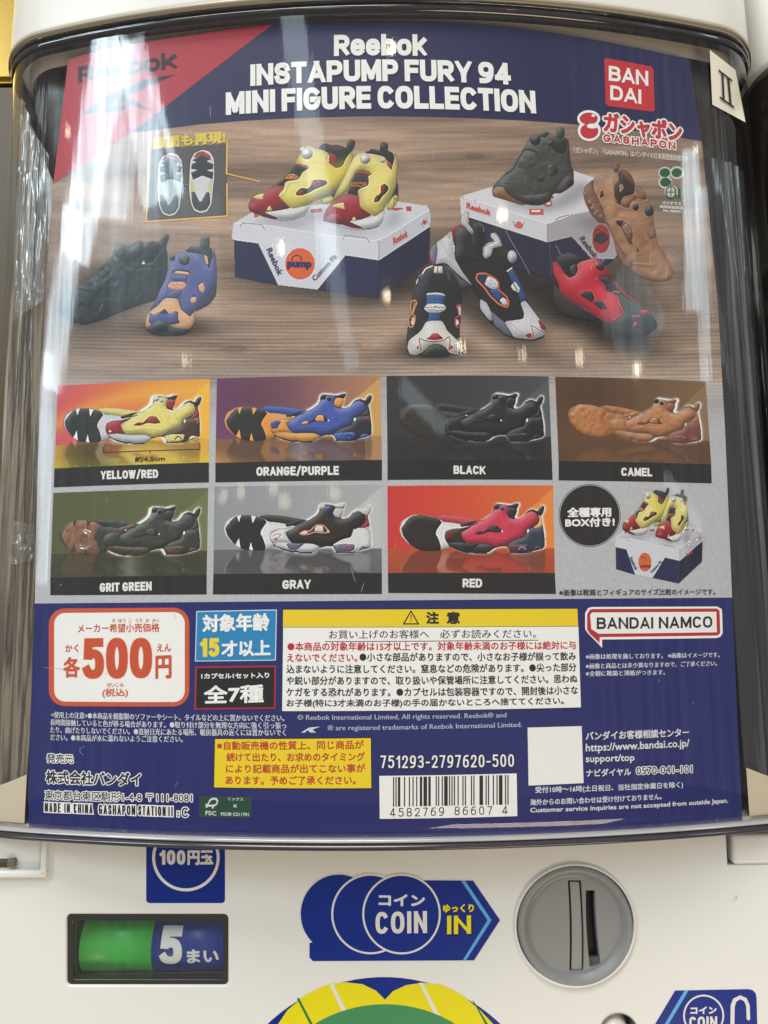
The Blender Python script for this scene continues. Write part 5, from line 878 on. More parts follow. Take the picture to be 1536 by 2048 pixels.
# ---- price box
OR = (206, 86, 52)
pb = flat('price_box', rrect(98, 1217, 379, 1413, 32, 6, (0, -2, 0, -1)), OR, 5, card, .45, 'white price box with a thick orange rim'); flat('price_box_face', rrect(109, 1226, 370, 1404, 22, 6, (0, -2, 0, -1)), (244, 242, 238), 7, pb)
lines('price_lettering', OR, [('メーカー希望小売価格', (156,1266), (320,1264), 18, 8, .5, 4), ('き', (225,1245), (231,1245), 8, 8, .3, 2), ('ぼう', (237,1245), (252,1245), 8, 8, .3, 2), ('こ', (258,1245), (264,1245), 8, 8, .3, 2), ('うり', (271,1245), (285,1245), 8, 8, .3, 2), ('か', (292,1245), (299,1245), 8, 8, .3, 2), ('かく', (305,1245), (319,1245), 8, 8, .3, 2),
  ('かく', (131,1305), (158,1304), 16, 8, .6, 4), ('各', (127,1356), (161,1355), 42, 8, 1.5, 8), ('円', (311,1358), (344,1357), 47, 8, 1.8, 8), ('えん', (314,1304), (343,1303), 16, 8, .6, 4), ('ぜいこみ', (214,1375), (248,1374), 9, 8, .3, 2), ('(税込)', (205,1396), (257,1395), 19, 8, .6, 4)], pb)
dg_ = [('5', (166.5,1357), (208.5,1357), 80), ('0', (213,1357), (256,1357), 81), ('0', (260.5,1356), (304.5,1356), 80)]
glines('price_number_edge', (232, 180, 150), [(t, a, b, h, 7.6, .21, .0, dict(g=1.1)) for t, a, b, h in dg_], pb); glines('price_number', (204, 80, 46), [(t, a, b, h, 9, .21, .0) for t, a, b, h in dg_], pb)
ab = flat('age_box', [(393,1222),(554,1219),(552,1321),(390,1323)], (206, 222, 232), 5, card, label='blue age limit box'); flat('age_box_face', [(395,1224),(552,1221),(550,1319),(392,1321)], (34, 132, 188), 7, ab)
lines('age_lettering', WH, [('対象年齢', (405,1265), (540,1262), 36, 9, 1.5, 8), ('才以上', (443,1314), (542,1312), 33, 9, 1.4, 8)], ab); glines('age_number', (240, 214, 40), [('15', (400,1314), (439,1313), 37, 9, .24, .08)], ab)
sb = flat('set_box', [(391,1333),(552,1331),(551,1417),(389,1419)], (184, 34, 48), 5, card, label='black set count box with a red rim'); flat('set_box_face', [(394,1336),(549,1334),(548,1414),(392,1416)], (24, 22, 24), 7, sb)
lines('set_lettering', WH, [('1カプセル1セット入り', (403,1358), (539,1356), 11.5, 8, .5, 6), ('全7種', (408,1408), (528,1405), 37, 8, 1.25, 10)], sb)
# ---- usage notes
lines('note_lettering', (214, 214, 220), [('<使用上の注意>●本商品を樹脂製のソファーやシート、タイルなどの上に置かないでください。', (103,1436), (569,1443), 13.5, 4, .3, 2), ('長時間接触していると色が移る場合があります。●取り付け部分を無理な方向に強く引っ張っ', (101,1451), (573,1458), 13.5, 4, .3, 2),
  ('たり、曲げたりしないでください。●直射日光にあたる場所、暖房器具の近くには置かないでく', (101,1466), (572,1472), 13.5, 4, .3, 2), ('ださい。●本商品が水に濡れないようご注意ください。', (101,1481), (366,1485), 13.5, 4, .3, 2)])
mk = [('発売元', (94,1525), (147,1527), 18, .5), ('株式会社バンダイ', (92,1567), (283,1573), 27, 1.1), ('東京都台東区駒形1-4-8 〒111-8081', (90,1599), (385,1605), 19, .3)]
mg = [('MADE IN CHINA', (90,1623), (186,1627), 18, .15, .13), ('GASHAPON', (198,1628), (271,1630), 19, .15, .12), ('STATION', (277,1630), (332,1632), 19, .15, .12), ('II', (337,1632), (348,1632.5), 19, .15, .16), (':', (355,1633), (358.5,1633), 15, .2, .1), ('C', (364,1634), (377,1634), 19, .15, .1)]
glines('maker_edge', WH, [(t, a, b, h, 4, th, sp, dict(g=2.2)) for t, a, b, h, th, sp in mg]); glines('maker_lettering', (36, 34, 42), [(t, a, b, h, 7, th, sp) for t, a, b, h, th, sp in mg])
lines('maker_edge', WH, [grow(t, a, b, h, 4, d * .8 + 1.8, 10, 1.8) for t, a, b, h, d in mk]); lines('maker_lettering', (38, 36, 44), [(t, a, b, h, 6, d * .8, 4) for t, a, b, h, d in mk])
fs = flat('paper_badge', [(399,1592),(504,1594),(503,1636),(398,1634)], (36, 72, 56), 4, card, label='small green paper mark')
flat('tree_mark', [(411,1606),(414,1609),(420,1598),(426,1595),(434,1596),(437,1602),(434,1610),(428,1613),(427,1617),(424,1617),(424,1613),(418,1613),(412,1616)], (214, 220, 214), 5, fs, sm=1); flat('tree_mark_gap', [(417,1609),(422,1601),(427,1599),(432,1600),(434,1604),(431,1608),(426,1609),(422,1609)], (36, 72, 56), 6, fs, sm=1)
lines('paper_lettering', (210, 218, 210), [('FSC', (411,1630), (433,1631), 9, 6, .4, 4), ('ミックス', (456,1601), (487,1602), 7, 6, .2, 2), ('紙', (467,1615), (474,1615), 7, 6, .2, 2), ('FSC® C211701', (442,1631), (498,1632), 7, 6, .3, 4)], fs)
# ---- warning box
wb = flat('warning_box', [(565,1218),(1156,1216),(1163,1416),(563,1424)], (30, 28, 34), 4, card, label='white warning box with a yellow head'); flat('warning_box_face', [(566.5,1255),(1156.5,1253),(1161.5,1414.5),(564.5,1422)], (244, 242, 238), 6, wb); flat('warning_box_head', [(566.5,1219.5),(1154.5,1217.5),(1156,1252),(566,1254)], (238, 206, 32), 6, wb)
flat('warning_triangle', [(822,1220),(839,1249),(805,1249)], (34, 32, 32), 7, wb); flat('warning_triangle_gap', [(822,1225),(834.5,1246.5),(809.5,1246.5)], (238, 206, 32), 8, wb)
lines('warning_head_lettering', (34, 32, 32), [('!', (820.8,1244), (823.2,1244), 15, 9, .8, 4), ('注', (852,1248), (878,1248), 25, 7, 1.2, 8), ('意', (893,1248), (920,1248), 25, 7, 1.2, 8)], wb)
lines('warning_lettering', (36, 34, 34), [('お買い上げのお客様へ', (658,1278), (858,1277), 18, 7, .2, 2), ('必ずお読みください。', (880,1277), (1072,1276), 18, 7, .2, 2), ('●小さな部品がありますので、小さなお子様が誤って飲み', (719,1323), (1152,1321), 18, 7, .5, 4), ('込まないように注意してください。窒息などの危険があります。●尖った部分', (573,1347), (1153,1343), 18, 7, .5, 4),
  ('や鋭い部分がありますので、取り扱いや保管場所に注意してください。思わぬ', (573,1370), (1155,1366), 18, 7, .5, 4), ('ケガをする恐れがあります。●カプセルは包装容器ですので、開封後は小さな', (573,1393), (1156,1389), 18, 7, .5, 4), ('お子様(特に3才未満のお子様)の手の届かないところへ捨ててください。', (573,1416), (1128,1411), 18, 7, .5, 4)], wb)
flat('warning_rule', [(650,1282.5),(1076,1279.5),(1076,1281),(650,1284)], (60, 58, 58), 7, wb)
lines('warning_red_lettering', (192, 34, 44), [('●本商品の対象年齢は15才以上です。対象年齢未満のお子様には絶対に与', (575,1302), (1152,1299), 18, 7, .5, 4), ('えないでください。', (574,1324), (715,1324), 17, 7, .5, 4)], wb)
lines('rights_lettering', (184, 186, 204), [('© Reebok International Limited, All rights reserved. Reebok® and', (595,1443), (1013,1438), 14, 4, .2, 2), ('® are registered trademarks of Reebok International Limited.', (655,1464), (1044,1457), 14, 4, .2, 2)])
flat('rights_mark', [(602,1465),(618,1455),(641,1453),(625,1459),(632,1465),(621,1465),(615,1460),(610,1465)], (214, 214, 222), 4, card)
# yellow notice
yn = flat('yellow_notice', [(429,1476),(743,1474),(744,1578),(427,1576)], (30, 28, 40), 4, card, label='yellow notice with red lettering'); flat('yellow_notice_face', [(430.5,1478),(741.5,1476),(742.5,1576),(428.5,1574.5)], (240, 208, 26), 6, yn)
lines('notice_lettering', (190, 58, 36), [('※自動販売機の性質上、同じ商品が', (434,1500), (728,1498), 18, 7, .5, 4), ('続けて出たり、お求めのタイミング', (453,1523), (730,1522), 18, 7, .5, 4), ('により記載商品が出てこない事が', (452,1546), (731,1545), 18, 7, .5, 4), ('あります。予めご了承ください。', (451,1569), (712,1569), 18, 7, .5, 4)], yn)
# barcode
glines('code_shadow', (20, 20, 36), [('751293-2797620-500', (762.5,1538), (1029.5,1535), 24, 4, .13, .16, dict(g=.7))]); glines('code_lettering', WH, [('751293-2797620-500', (761,1536), (1028,1533), 25, 6, .13, .16)])
bl_ = flat('barcode_label', [(757,1550),(1034,1545),(1036,1633),(758,1639)], (30, 28, 40), 4, card, label='white barcode label'); flat('barcode_face', [(758.5,1551.5),(1033,1546.5),(1034.5,1632),(759.5,1637.5)], (242, 240, 236), 6, bl_)
def ean(s):
    Lc = ['0001101','0011001','0010011','0111101','0100011','0110001','0101111','0111011','0110111','0001011']; G = [''.join('1' if c == '0' else '0' for c in q)[::-1] for q in Lc]; R = [''.join('1' if c == '0' else '0' for c in q) for q in Lc]
    par = ['LLLLLL','LLGLGG','LLGGLG','LLGGGL','LGLLGG','LGGLLG','LGGGLL','LGLGLG','LGLGGL','LGGLGL'][int(s[0])]
    return '101' + ''.join((Lc if p == 'L' else G)[int(c)] for c, p in zip(s[1:7], par)) + '01010' + ''.join(R[int(c)] for c in s[7:]) + '101'
code = ean('4582769866074'); x0, x1 = 786., 1017.; i = 0
while i < 95:
    if code[i] == '1':
        j = i
        while j < 95 and code[j] == '1': j += 1
        a, b = x0 + (x1 - x0) * i / 95, x0 + (x1 - x0) * j / 95; ya = 1554 - (a - 786) * .018; yb = 1613 - (a - 786) * .018
        flat('bar', [(a, ya), (b, ya), (b, yb), (a, yb)], (34, 32, 34), 7, bl_); i = j
    else: i += 1
glines('barcode_lettering', (44, 42, 42), [('4', (780,1633), (790.5,1633), 17, 7, .11, .3), ('582769', (797,1633), (888,1631), 17, 7, .11, .36), ('86607', (909,1630), (984,1629), 17, 7, .11, .36), ('4', (1004,1629), (1015,1628), 17, 7, .11, .3)], bl_)
# namco style speech bubble
nb = flat('bubble_badge', [(1170,1226),(1176,1216),(1184,1214),(1434,1213),(1443,1218),(1444,1228),(1445,1266),(1440,1274),(1432,1276),(1204,1279),(1204,1296),(1194,1285),(1175,1266),(1170,1258)], WH, 4, card, label='white and red speech bubble badge'); flat('bubble_line', [(1174,1228),(1180,1219),(1186,1218),(1432,1217),(1438,1220),(1439,1228),(1440,1266),(1436,1270),(1430,1271),(1199,1274),(1199,1286),(1179,1267),(1174,1259)], (188, 36, 44), 5.5, nb)
flat('bubble_face', [(1180,1229),(1184,1225),(1432,1223.5),(1433,1264.5),(1197,1267.5),(1182,1258)], (242, 240, 236), 7, nb)
glines('bubble_lettering', (34, 32, 34), [('BANDAI', (1193,1258), (1306,1257), 23, 8, .19, .11), ('NAMCO', (1317,1257), (1424,1255), 23, 8, .19, .11)], nb)
lines('image_note_lettering', (214, 214, 222), [('※画像は処理を施しております。 ※画像はイメージです。', (1171,1319), (1439,1315), 11.5, 4, .3, 2), ('※画像と商品とは多少異なりますので、ご了承ください。', (1171,1338), (1434,1332), 11.5, 4, .3, 2), ('※全種に靴箱と薄紙がつきます。', (1171,1353), (1330,1350), 11.5, 4, .3, 2)])
flat('blank_square', [(1055,1455),(1163,1452),(1167,1566),(1057,1571)], (240, 238, 234), 4, card, label='blank white square')
ct = [('バンダイお客様相談センター', (1171,1481), (1378,1473), 18, .7), ('https://www.bandai.co.jp/', (1171,1508), (1379,1498), 21, .7), ('support/top', (1171,1529), (1269,1526), 19, .7), ('ナビダイヤル', (1172,1554), (1262,1551), 16, .7)]
lines('contact_shadow', (22, 22, 52), [(t, (a[0] + 1.5, a[1] + 2), (b[0] + 1.5, b[1] + 2), h, 3, d, 4) for t, a, b, h, d in ct]); lines('contact_lettering', (220, 220, 226), [(t, a, b, h, 5, d * .8, 4) for t, a, b, h, d in ct])
lines('phone_edge', WH, [grow('0570-041-101', (1272,1549), (1384,1545), 15, 5, 2.0, 10, 1.6)]); lines('phone_lettering', (40, 40, 60), [('0570-041-101', (1272,1549), (1384,1545), 15, 7, .3, 4)])
lines('hours_lettering', (214, 214, 222), [('受付10時～16時(土日祝日、当社指定休業日を除く)', (1070,1588), (1366,1577), 15, 5, .4, 4), ('海外からのお問い合わせは受け付けておりません。', (1060,1611), (1323,1599), 13, 5, .4, 4), ('Customer service inquiries are not accepted from outside Japan.', (1060,1628), (1456,1608), 13, 5, .5, 4)])
# ================================================================ the machine
mach = thing('capsule_machine', 'cream capsule toy machine with clear curved case and blue coin stickers', 'toy machine')
def pz(y, Y, x=768): return float(on_plane(np.array(float(x)), np.array(float(y)), Y)[2])
YF = .241; RB = .5075; BC = YF + RB
Z_LID = pz(0, YF) + .0; Z_BOT = pz(1683, YF)
def outline(inset=0., side=.150, rc=.030, back=.42, n=40, m=22):
    """plan of the case, from back left round the front to back right"""
    R = RB - inset; r = rc - inset * .9; s = side - inset; cx = s - r; cy = BC - math.sqrt((R - r) ** 2 - cx * cx)
    P = [(-s, back), (-s, (back + cy) / 2), (-s, cy)]; a1 = math.atan2(-(BC - cy), cx)
    for i in range(1, m + 1): a = math.pi + (-(a1) - 0) * 0 + ((math.pi - a1 - math.pi) ) * 0 + i / m * ((math.pi + (-a1)) - math.pi) * 1.; a = math.pi + i / m * (-a1); P.append((-cx + r * math.cos(a), cy + r * math.sin(a)))
    xe = P[-1][0]
    # front arc
    A = [(x, BC - math.sqrt(R * R - x * x)) for x in np.linspace(P[-1][0], -P[-1][0], n)[1:-1]]
    L = [(-x, y) for x, y in reversed(P)]
    return P + A + L
def loft(rows, close_top=False, close_bot=False):
    V, F = [], []; n = len(rows[0][1])
    for z, pts in rows: V += [(x, y, z) for x, y in pts]
    for k in range(len(rows) - 1):
        for i in range(n - 1): a = k * n + i; F.append((a, a + 1, a + 1 + n, a + n))
        a = k * n; F.append((a + n - 1, a, a + n, a + 2 * n - 1))
    if close_bot: F.append(tuple(range(n - 1, -1, -1)))
    if close_top: F.append(tuple(range((len(rows) - 1) * n, len(rows) * n)))
    return V, F
CREAM = plastic('cream_plastic', (231, 229, 223), .32, .45, .03, 30, .12, 500)
def soil(m, amount=.5):      # yellowed patches, small scuffs and specks of dirt in the plastic
    nt = m.node_tree; b = nt.nodes['Principled BSDF']; L = nt.links; src = b.inputs['Base Color'].links[0].from_socket; tc = [n for n in nt.nodes if n.type == 'TEX_COORD'][0]
    for sc, lo, hi, col, a in ((9, .5, .85, (200, 186, 150), .3), (60, .72, .80, (150, 136, 110), .35), (330, .755, .79, (110, 92, 70), .7)):
        n = nt.nodes.new('ShaderNodeTexNoise'); n.inputs['Scale'].default_value = sc; n.inputs['Detail'].default_value = 3; L.new(tc.outputs['Object'], n.inputs['Vector'])
        r = nt.nodes.new('ShaderNodeMapRange'); r.inputs['From Min'].default_value = lo; r.inputs['From Max'].default_value = hi; r.inputs['To Max'].default_value = a * amount; L.new(n.outputs['Fac'], r.inputs['Value'])
        x = nt.nodes.new('ShaderNodeMix'); x.data_type = 'RGBA'; L.new(r.outputs[0], x.inputs[0]); L.new(src, x.inputs[6]); x.inputs[7].default_value = (*lin(col), 1); src = x.outputs[2]
    L.new(src, b.inputs['Base Color'])
soil(CREAM)
GREY = plastic('grey_plastic', (140, 140, 138), .38, .5, .04, 50, .1, 600)
INNER = plastic('inner_cream_plastic', (196, 184, 168), .6, .3, .05, 20)
# ---- clear case
def clear_mat(name, tint, refl=1.0, rough=.015, bump=.35, streak=True):
    m = bpy.data.materials.new(name); m.use_nodes = True; nt = m.node_tree; nt.nodes.clear(); L = nt.links
    out = nt.nodes.new('ShaderNodeOutputMaterial'); tr = nt.nodes.new('ShaderNodeBsdfTransparent'); gl = nt.nodes.new('ShaderNodeBsdfGlossy'); mx = nt.nodes.new('ShaderNodeMixShader')
    tr.inputs[0].default_value = (*tint, 1); gl.inputs['Roughness'].default_value = rough; gl.inputs['Color'].default_value = (1, 1, 1, 1)
    fr = nt.nodes.new('ShaderNodeFresnel'); 
    ge = nt.nodes.new('ShaderNodeNewGeometry'); io = nt.nodes.new('ShaderNodeMapRange'); io.inputs['To Min'].default_value = 1.5; io.inputs['To Max'].default_value = 1 / 1.5; L.new(ge.outputs['Backfacing'], io.inputs['Value']); L.new(io.outputs[0], fr.inputs['IOR'])
    ml = nt.nodes.new('ShaderNodeMath'); ml.operation = 'MULTIPLY'; ml.inputs[1].default_value = refl; ml.use_clamp = True
    tc = nt.nodes.new('ShaderNodeTexCoord'); mp = nt.nodes.new('ShaderNodeMapping'); mp.inputs['Scale'].default_value = (1, 1, .035); L.new(tc.outputs['Object'], mp.inputs['Vector'])
    n = nt.nodes.new('ShaderNodeTexNoise'); n.inputs['Scale'].default_value = 420; n.inputs['Detail'].default_value = 4; L.new(mp.outputs[0], n.inputs['Vector'])
    n2 = nt.nodes.new('ShaderNodeTexNoise'); n2.inputs['Scale'].default_value = 24; n2.inputs['Detail'].default_value = 2; L.new(tc.outputs['Object'], n2.inputs['Vector'])
    ad = nt.nodes.new('ShaderNodeMath'); ad.operation = 'MULTIPLY_ADD'; ad.inputs[1].default_value = 9.; L.new(n2.outputs['Fac'], ad.inputs[0]); L.new(n.outputs['Fac'], ad.inputs[2])
    bp = nt.nodes.new('ShaderNodeBump'); bp.inputs['Strength'].default_value = bump; bp.inputs['Distance'].default_value = .00012; L.new(ad.outputs[0], bp.inputs['Height'])
    L.new(bp.outputs[0], gl.inputs['Normal']); L.new(bp.outputs[0], fr.inputs['Normal'])
    sc = nt.nodes.new('ShaderNodeMapRange'); sc.inputs['From Min'].default_value = .38; sc.inputs['From Max'].default_value = .64; sc.inputs['To Min'].default_value = .7 if streak else 1; sc.inputs['To Max'].default_value = 1.25 if streak else 1; L.new(n.outputs['Fac'], sc.inputs['Value'])
    sx = nt.nodes.new('ShaderNodeSeparateXYZ'); L.new(tc.outputs['Object'], sx.inputs[0]); ab = nt.nodes.new('ShaderNodeMath'); ab.operation = 'ABSOLUTE'; L.new(sx.outputs[0], ab.inputs[0])
    wr = nt.nodes.new('ShaderNodeMapRange'); wr.inputs['From Min'].default_value = .045; wr.inputs['From Max'].default_value = .085; wr.inputs['To Min'].default_value = .12; L.new(ab.outputs[0], wr.inputs['Value'])   # the sides are worn, the middle is nearly clean
    lm = nt.nodes.new('ShaderNodeMix'); lm.data_type = 'FLOAT'; lm.inputs[2].default_value = 1.; L.new(wr.outputs[0], lm.inputs[0]); L.new(sc.outputs[0], lm.inputs[3])
    m2 = nt.nodes.new('ShaderNodeMath'); m2.operation = 'MULTIPLY'; m2.inputs[1].default_value = refl; L.new(lm.outputs[0], m2.inputs[0]); L.new(m2.outputs[0], ml.inputs[1])
    L.new(fr.outputs[0], ml.inputs[0]); L.new(ml.outputs[0], mx.inputs[0]); L.new(tr.outputs[0], mx.inputs[1]); L.new(gl.outputs[0], mx.inputs[2]); L.new(mx.outputs[0], out.inputs[0])
    return m
CLEAR = clear_mat('clear_acrylic', (.97, .98, .985), 1.0, .045, .10)
rows = [(Z_BOT + z, outline(i)) for z, i in ((0, .0042), (.0006, .0024), (.0016, .0012), (.0032, .0004), (.0055, 0))] + [(z, outline(0)) for z in np.linspace(Z_BOT + .02, Z_LID, 24)]
V, F = loft(rows)
obj('display_case', mesh('display_case', V, F, True), CLEAR, mach)
# thick clear edges of the case; refraction tones are put into their colours
DARK_EDGE = plastic('dark_edge', (38, 35, 38), .07, .8, .5, 26)
def band(name, z0, z1, out0, out1, mat, inn=.004, parent=mach):
    V, F = [], []; a = outline(-out0); b = outline(-out1); c = outline(inn); n = len(a)
    for z, P in ((z0, c), (z0, a), ((z0 + z1) / 2, outline(-max(out0, out1) - .0004)), (z1, b), (z1, c)): V += [(x, y, z) for x, y in P]
    for k in range(4):
        for i in range(n - 1): q = k * n + i; F.append((q, q + 1, q + 1 + n, q + n))
    return obj(name, mesh(name, V, F, True), mat, parent)
band('upper_case_edge', Z_LID - .0048, Z_LID - .0016, .0002, .0006, DARK_EDGE, .003)
band('upper_case_lip', Z_LID - .0016, Z_LID - .0004, .0006, .0010, clear_mat('clear_lip', (.5, .48, .46), 1.6), .003)
SM2 = plastic('dark_foot', (50, 46, 52), .1, .8, .35, 14)
band('lower_case_edge', Z_BOT - .0026, Z_BOT - .0010, .0006, .0002, SM2, .006)
band('lower_case_lip', Z_BOT - .0008, Z_BOT + .0003, -.0006, -.003, plastic('pale_edge', (176, 170, 168), .1, .8, .2, 30), .006)
# ---- lid above
rows = [(Z_LID, outline(.001)), (Z_LID - .0002 + .0004, outline(-.0004)), (Z_LID + .001, outline(-.0012)), (Z_LID + .0035, outline(-.0014)), (Z_LID + .03, outline(-.001)), (Z_LID + .09, outline(.0))]
V, F = loft(rows, True, True); obj('lid', mesh('lid', V, F, True), CREAM, mach)
V, F = loft([(Z_LID + .0006, outline(-.0016)), (Z_LID - .0006, outline(-.0019)), (Z_LID + .0014, outline(-.0021)), (Z_LID + .0020, outline(-.0013))]); obj('lid_edge', mesh('lid_edge', V, F, True), plastic('lid_edge_plastic', (176, 164, 142), .3, .5), mach)
# inside: collar under the lid, floor plate, dark middle
V, F = loft([(Z_LID - .0065, outline(.0075, rc=.028)), (Z_LID - .0005, outline(.0060, rc=.028))]); obj('inner_collar', mesh('inner_collar', V, F, True), INNER, mach)
def collar():      # the cream sheet behind the card's upper edge, hanging lower at the corners
    V, F = [], []; P = outline(.0155, rc=.024); n = len(P)
    for i, (x, y) in enumerate(P):
        d = .014 + .016 * min(1, (abs(x) / .13) ** 4)
        V += [(x, y, Z_LID - .0003), (x, y, Z_LID - d * .5), (x, y, Z_LID - d), (x * .96, y + .006, Z_LID - d - .002)]
    for i in range(n - 1):
        for k in range(3): a = i * 4 + k; F.append((a, a + 4, a + 5, a + 1))
    return mesh('inner_skirt', V, F, True)
obj('inner_skirt', collar(), INNER, mach)
zf = Z_BOT + .001
V, F = loft([(zf - .002, outline(.004)), (zf, outline(.004)), (zf, outline(.010, rc=.026))], True); obj('inner_floor', mesh('inner_floor', V, F, False), plastic('inner_floor_plastic', (206, 190, 164), .5, .3, .05, 20), mach)
def streak_mat(name, cols, rough=.35, sc=160, zs=.02):  # vertical colour streaks imitate refraction in the thick clear sides
    m = bpy.data.materials.new(name); nt, b, L = nodes(m); tc = nt.nodes.new('ShaderNodeTexCoord'); mp = nt.nodes.new('ShaderNodeMapping'); mp.inputs['Scale'].default_value = (1, 1, zs); L.new(tc.outputs['Object'], mp.inputs['Vector'])
    n = nt.nodes.new('ShaderNodeTexNoise'); n.inputs['Scale'].default_value = sc; n.inputs['Detail'].default_value = 5; n.inputs['Roughness'].default_value = .6; L.new(mp.outputs[0], n.inputs['Vector'])
    cr = nt.nodes.new('ShaderNodeValToRGB'); e = cr.color_ramp.elements
    for i, (p, c) in enumerate(cols):
        q = e[i] if i < 2 else e.new(p); q.position = p; q.color = (*lin(c), 1)
    L.new(n.outputs['Fac'], cr.inputs[0]); L.new(cr.outputs[0], b.inputs['Base Color']); b.inputs['Roughness'].default_value = rough
    bp = nt.nodes.new('ShaderNodeBump'); bp.inputs['Strength'].default_value = .6; bp.inputs['Distance'].default_value = .001; L.new(n.outputs['Fac'], bp.inputs['Height']); L.new(bp.outputs[0], b.inputs['Normal'])
    return m
LIN_L = streak_mat('brown_refraction_streaks', [(.36, (44,38,34)), (.45, (98,88,74)), (.51, (140,128,108)), (.55, (64,54,48)), (.60, (112,100,84)), (.68, (190,178,152))], .14, 110, .03)
LIN_R = streak_mat('black_refraction_streaks', [(.38, (26,24,26)), (.50, (50,46,48)), (.58, (36,33,36)), (.66, (96,102,106))], .14, 80, .012)
def liner(name, sgn, mat, inset, rc, x0, shape):
    V, F = [], []; P = [p for p in outline(inset, rc=rc) if p[0] * sgn > x0]; n = len(P); m = 30; z0, z1 = zf + .0005, Z_LID - .004
    for k in range(m):
        t = k / (m - 1)
        for i, (x, y) in enumerate(P):
            wv = (0 if 'rim' in name else .0008) * math.sin(i * 1.7 + t * 9); zt_ = z1 - (shape(abs(x)) if shape else 0); V.append((x + wv * .3, y + .0012 + wv, z0 + (zt_ - z0) * t))
    for k in range(m - 1):
        for i in range(n - 1): a = k * n + i; F.append((a, a + 1, a + n + 1, a + n))
    return obj(name, mesh(name, V, F, True), mat, mach)
sshape = lambda x: .006 + .050 * max(0, min(1, (.1455 - x) / .0225)) ** 1.3
liner('left_refraction_sheet', -1, LIN_L, .0035, .0275, .1215, sshape); liner('right_refraction_sheet', 1, LIN_R, .0035, .0275, .1215, lambda x: .045)  # sheets added to carry the painted refraction streaks
RIMF = plastic('inner_rim_plastic', (208, 194, 166), .45, .4, .06, 40)
ztop = pz(1538, .262)
rimsh = lambda x: (Z_LID - .004) - (ztop - .0085 * max(0, min(1, (x - .1225) / .024)) ** .8)
liner('inner_floor_rim', -1, RIMF, .0018, .0285, .1185, rimsh); liner('inner_floor_rim', 1, RIMF, .0018, .0285, .1185, rimsh)
DARKL = streak_mat('dark_brown_liner', [(.36, (40,36,36)), (.5, (70,62,58)), (.58, (48,42,42)), (.7, (92,84,74))])
liner('left_back_liner', -1, DARKL, .010, .022, .085, None); liner('right_back_liner', 1, DARKL, .010, .022, .085, None)
V, F = loft([(zf + .0005, outline(.030, rc=.02)), (Z_LID - .002, outline(.030, rc=.02))], True); obj('inner_core', mesh('inner_core', V, F, True), plastic('inner_dark', (40, 38, 40), .5), mach)
# boss under the lid at the left corner
def lathe(prof_, n=40, axis='Y', loc=(0, 0, 0)):
    V, F = [], []
    for r, d in prof_:
        for i in range(n):
            a = 2 * math.pi * i / n
            V.append((loc[0] + r * math.cos(a), loc[1] + d, loc[2] + r * math.sin(a)) if axis == 'Y' else (loc[0] + r * math.cos(a), loc[1] + r * math.sin(a), loc[2] + d))
    for k in range(len(prof_) - 1):
        for i in range(n): j = (i + 1) % n; F.append((k * n + i, k * n + j, (k + 1) * n + j, (k + 1) * n + i))
    return V, F
for sx in (-1, 1):
    z0 = pz(215, .262); V, F = lathe([(.0062, .03), (.0062, .0004), (.0058, 0), (.0036, 0), (.0034, .0012), (.0034, .008)], 28, 'Z', (sx * .1155, .2745, z0)); obj('inner_post', mesh('inner_post', V, F, True), INNER, mach)
# moulded suction discs holding the card
for (cx, cy) in ((170, 1080), (1382, 1072)):
    u, v = card_uv(np.array(float(cx)), np.array(float(cy))); c = bend(u, v, 0); th = float(u) / RC; V, F = [], []; n, m = 36, 8
    rings = ((.0018, .0004), (.0022, .0012), (.0026, .0004), (.0030, .0003), (.0034, .0010), (.0038, .0003))
    for r, h in rings:
        for i in range(n):
            a = 2 * math.pi * i / n; q = bend(float(u) + r * math.cos(a), float(v) + r * math.sin(a), 16 + h / LV); V.append(q)
    for k in range(len(rings) - 1):
        for i in range(n): j = (i + 1) % n; F.append((k * n + i, k * n + j, (k + 1) * n + j, (k + 1) * n + i))
    obj('suction_disc', mesh('suction_disc', V, F, True), clear_mat('clear_disc', (.93, .93, .93), 3.5, .05, 0), mach)
# ---- roman numeral sticker on the case's right shoulder
OUT = np.array(outline(-.0003))
def on_case(x, y, off=0.):
    d = ray(float(x), float(y)); best = None
    for (ax, ay), (bx, by) in zip(OUT[:-1], OUT[1:]):
        ex_, ey = bx - ax, by - ay; det = d[0] * (-ey) + d[1] * ex_
        if abs(det) < 1e-12: continue
        t = (ax * (-ey) + ay * ex_) / det; s = (d[0] * ay - d[1] * ax) / det
        if t > 0 and -1e-6 <= s <= 1 + 1e-6 and (best is None or t < best): best = t
    t = best * (1 - off / .28) ; return Vector((d[0] * t, d[1] * t, CAM.z + d[2] * t))
def case_patch(name, quad, mat, off, parent, n=12, curl=0.):
    q = np.array(quad, float); V, F = [], []
    for j in range(n + 1):
        for i in range(n + 1):
            s, t = i / n, j / n; p = (q[0] * (1 - s) + q[1] * s) * (1 - t) + (q[3] * (1 - s) + q[2] * s) * t
            V.append(on_case(p[0], p[1], off + curl * max(0, s + t - 1.55) ** 2))
    for j in range(n):
        for i in range(n): a = j * (n + 1) + i; F.append((a + n + 1, a + n + 2, a + 1, a))
    return obj(name, mesh(name, V, F, True), mat, parent)
st = case_patch('number_sticker', [(1419.5,99.6),(1471,140),(1491,244.6),(1424.7,209)], print_mat((226, 218, 198), .4, .04, 300, 'cream_paper'), .0004, mach, 12, .02)
st['label'] = 'cream paper sticker with a black roman two'
INK = print_mat((40, 38, 36), .5)
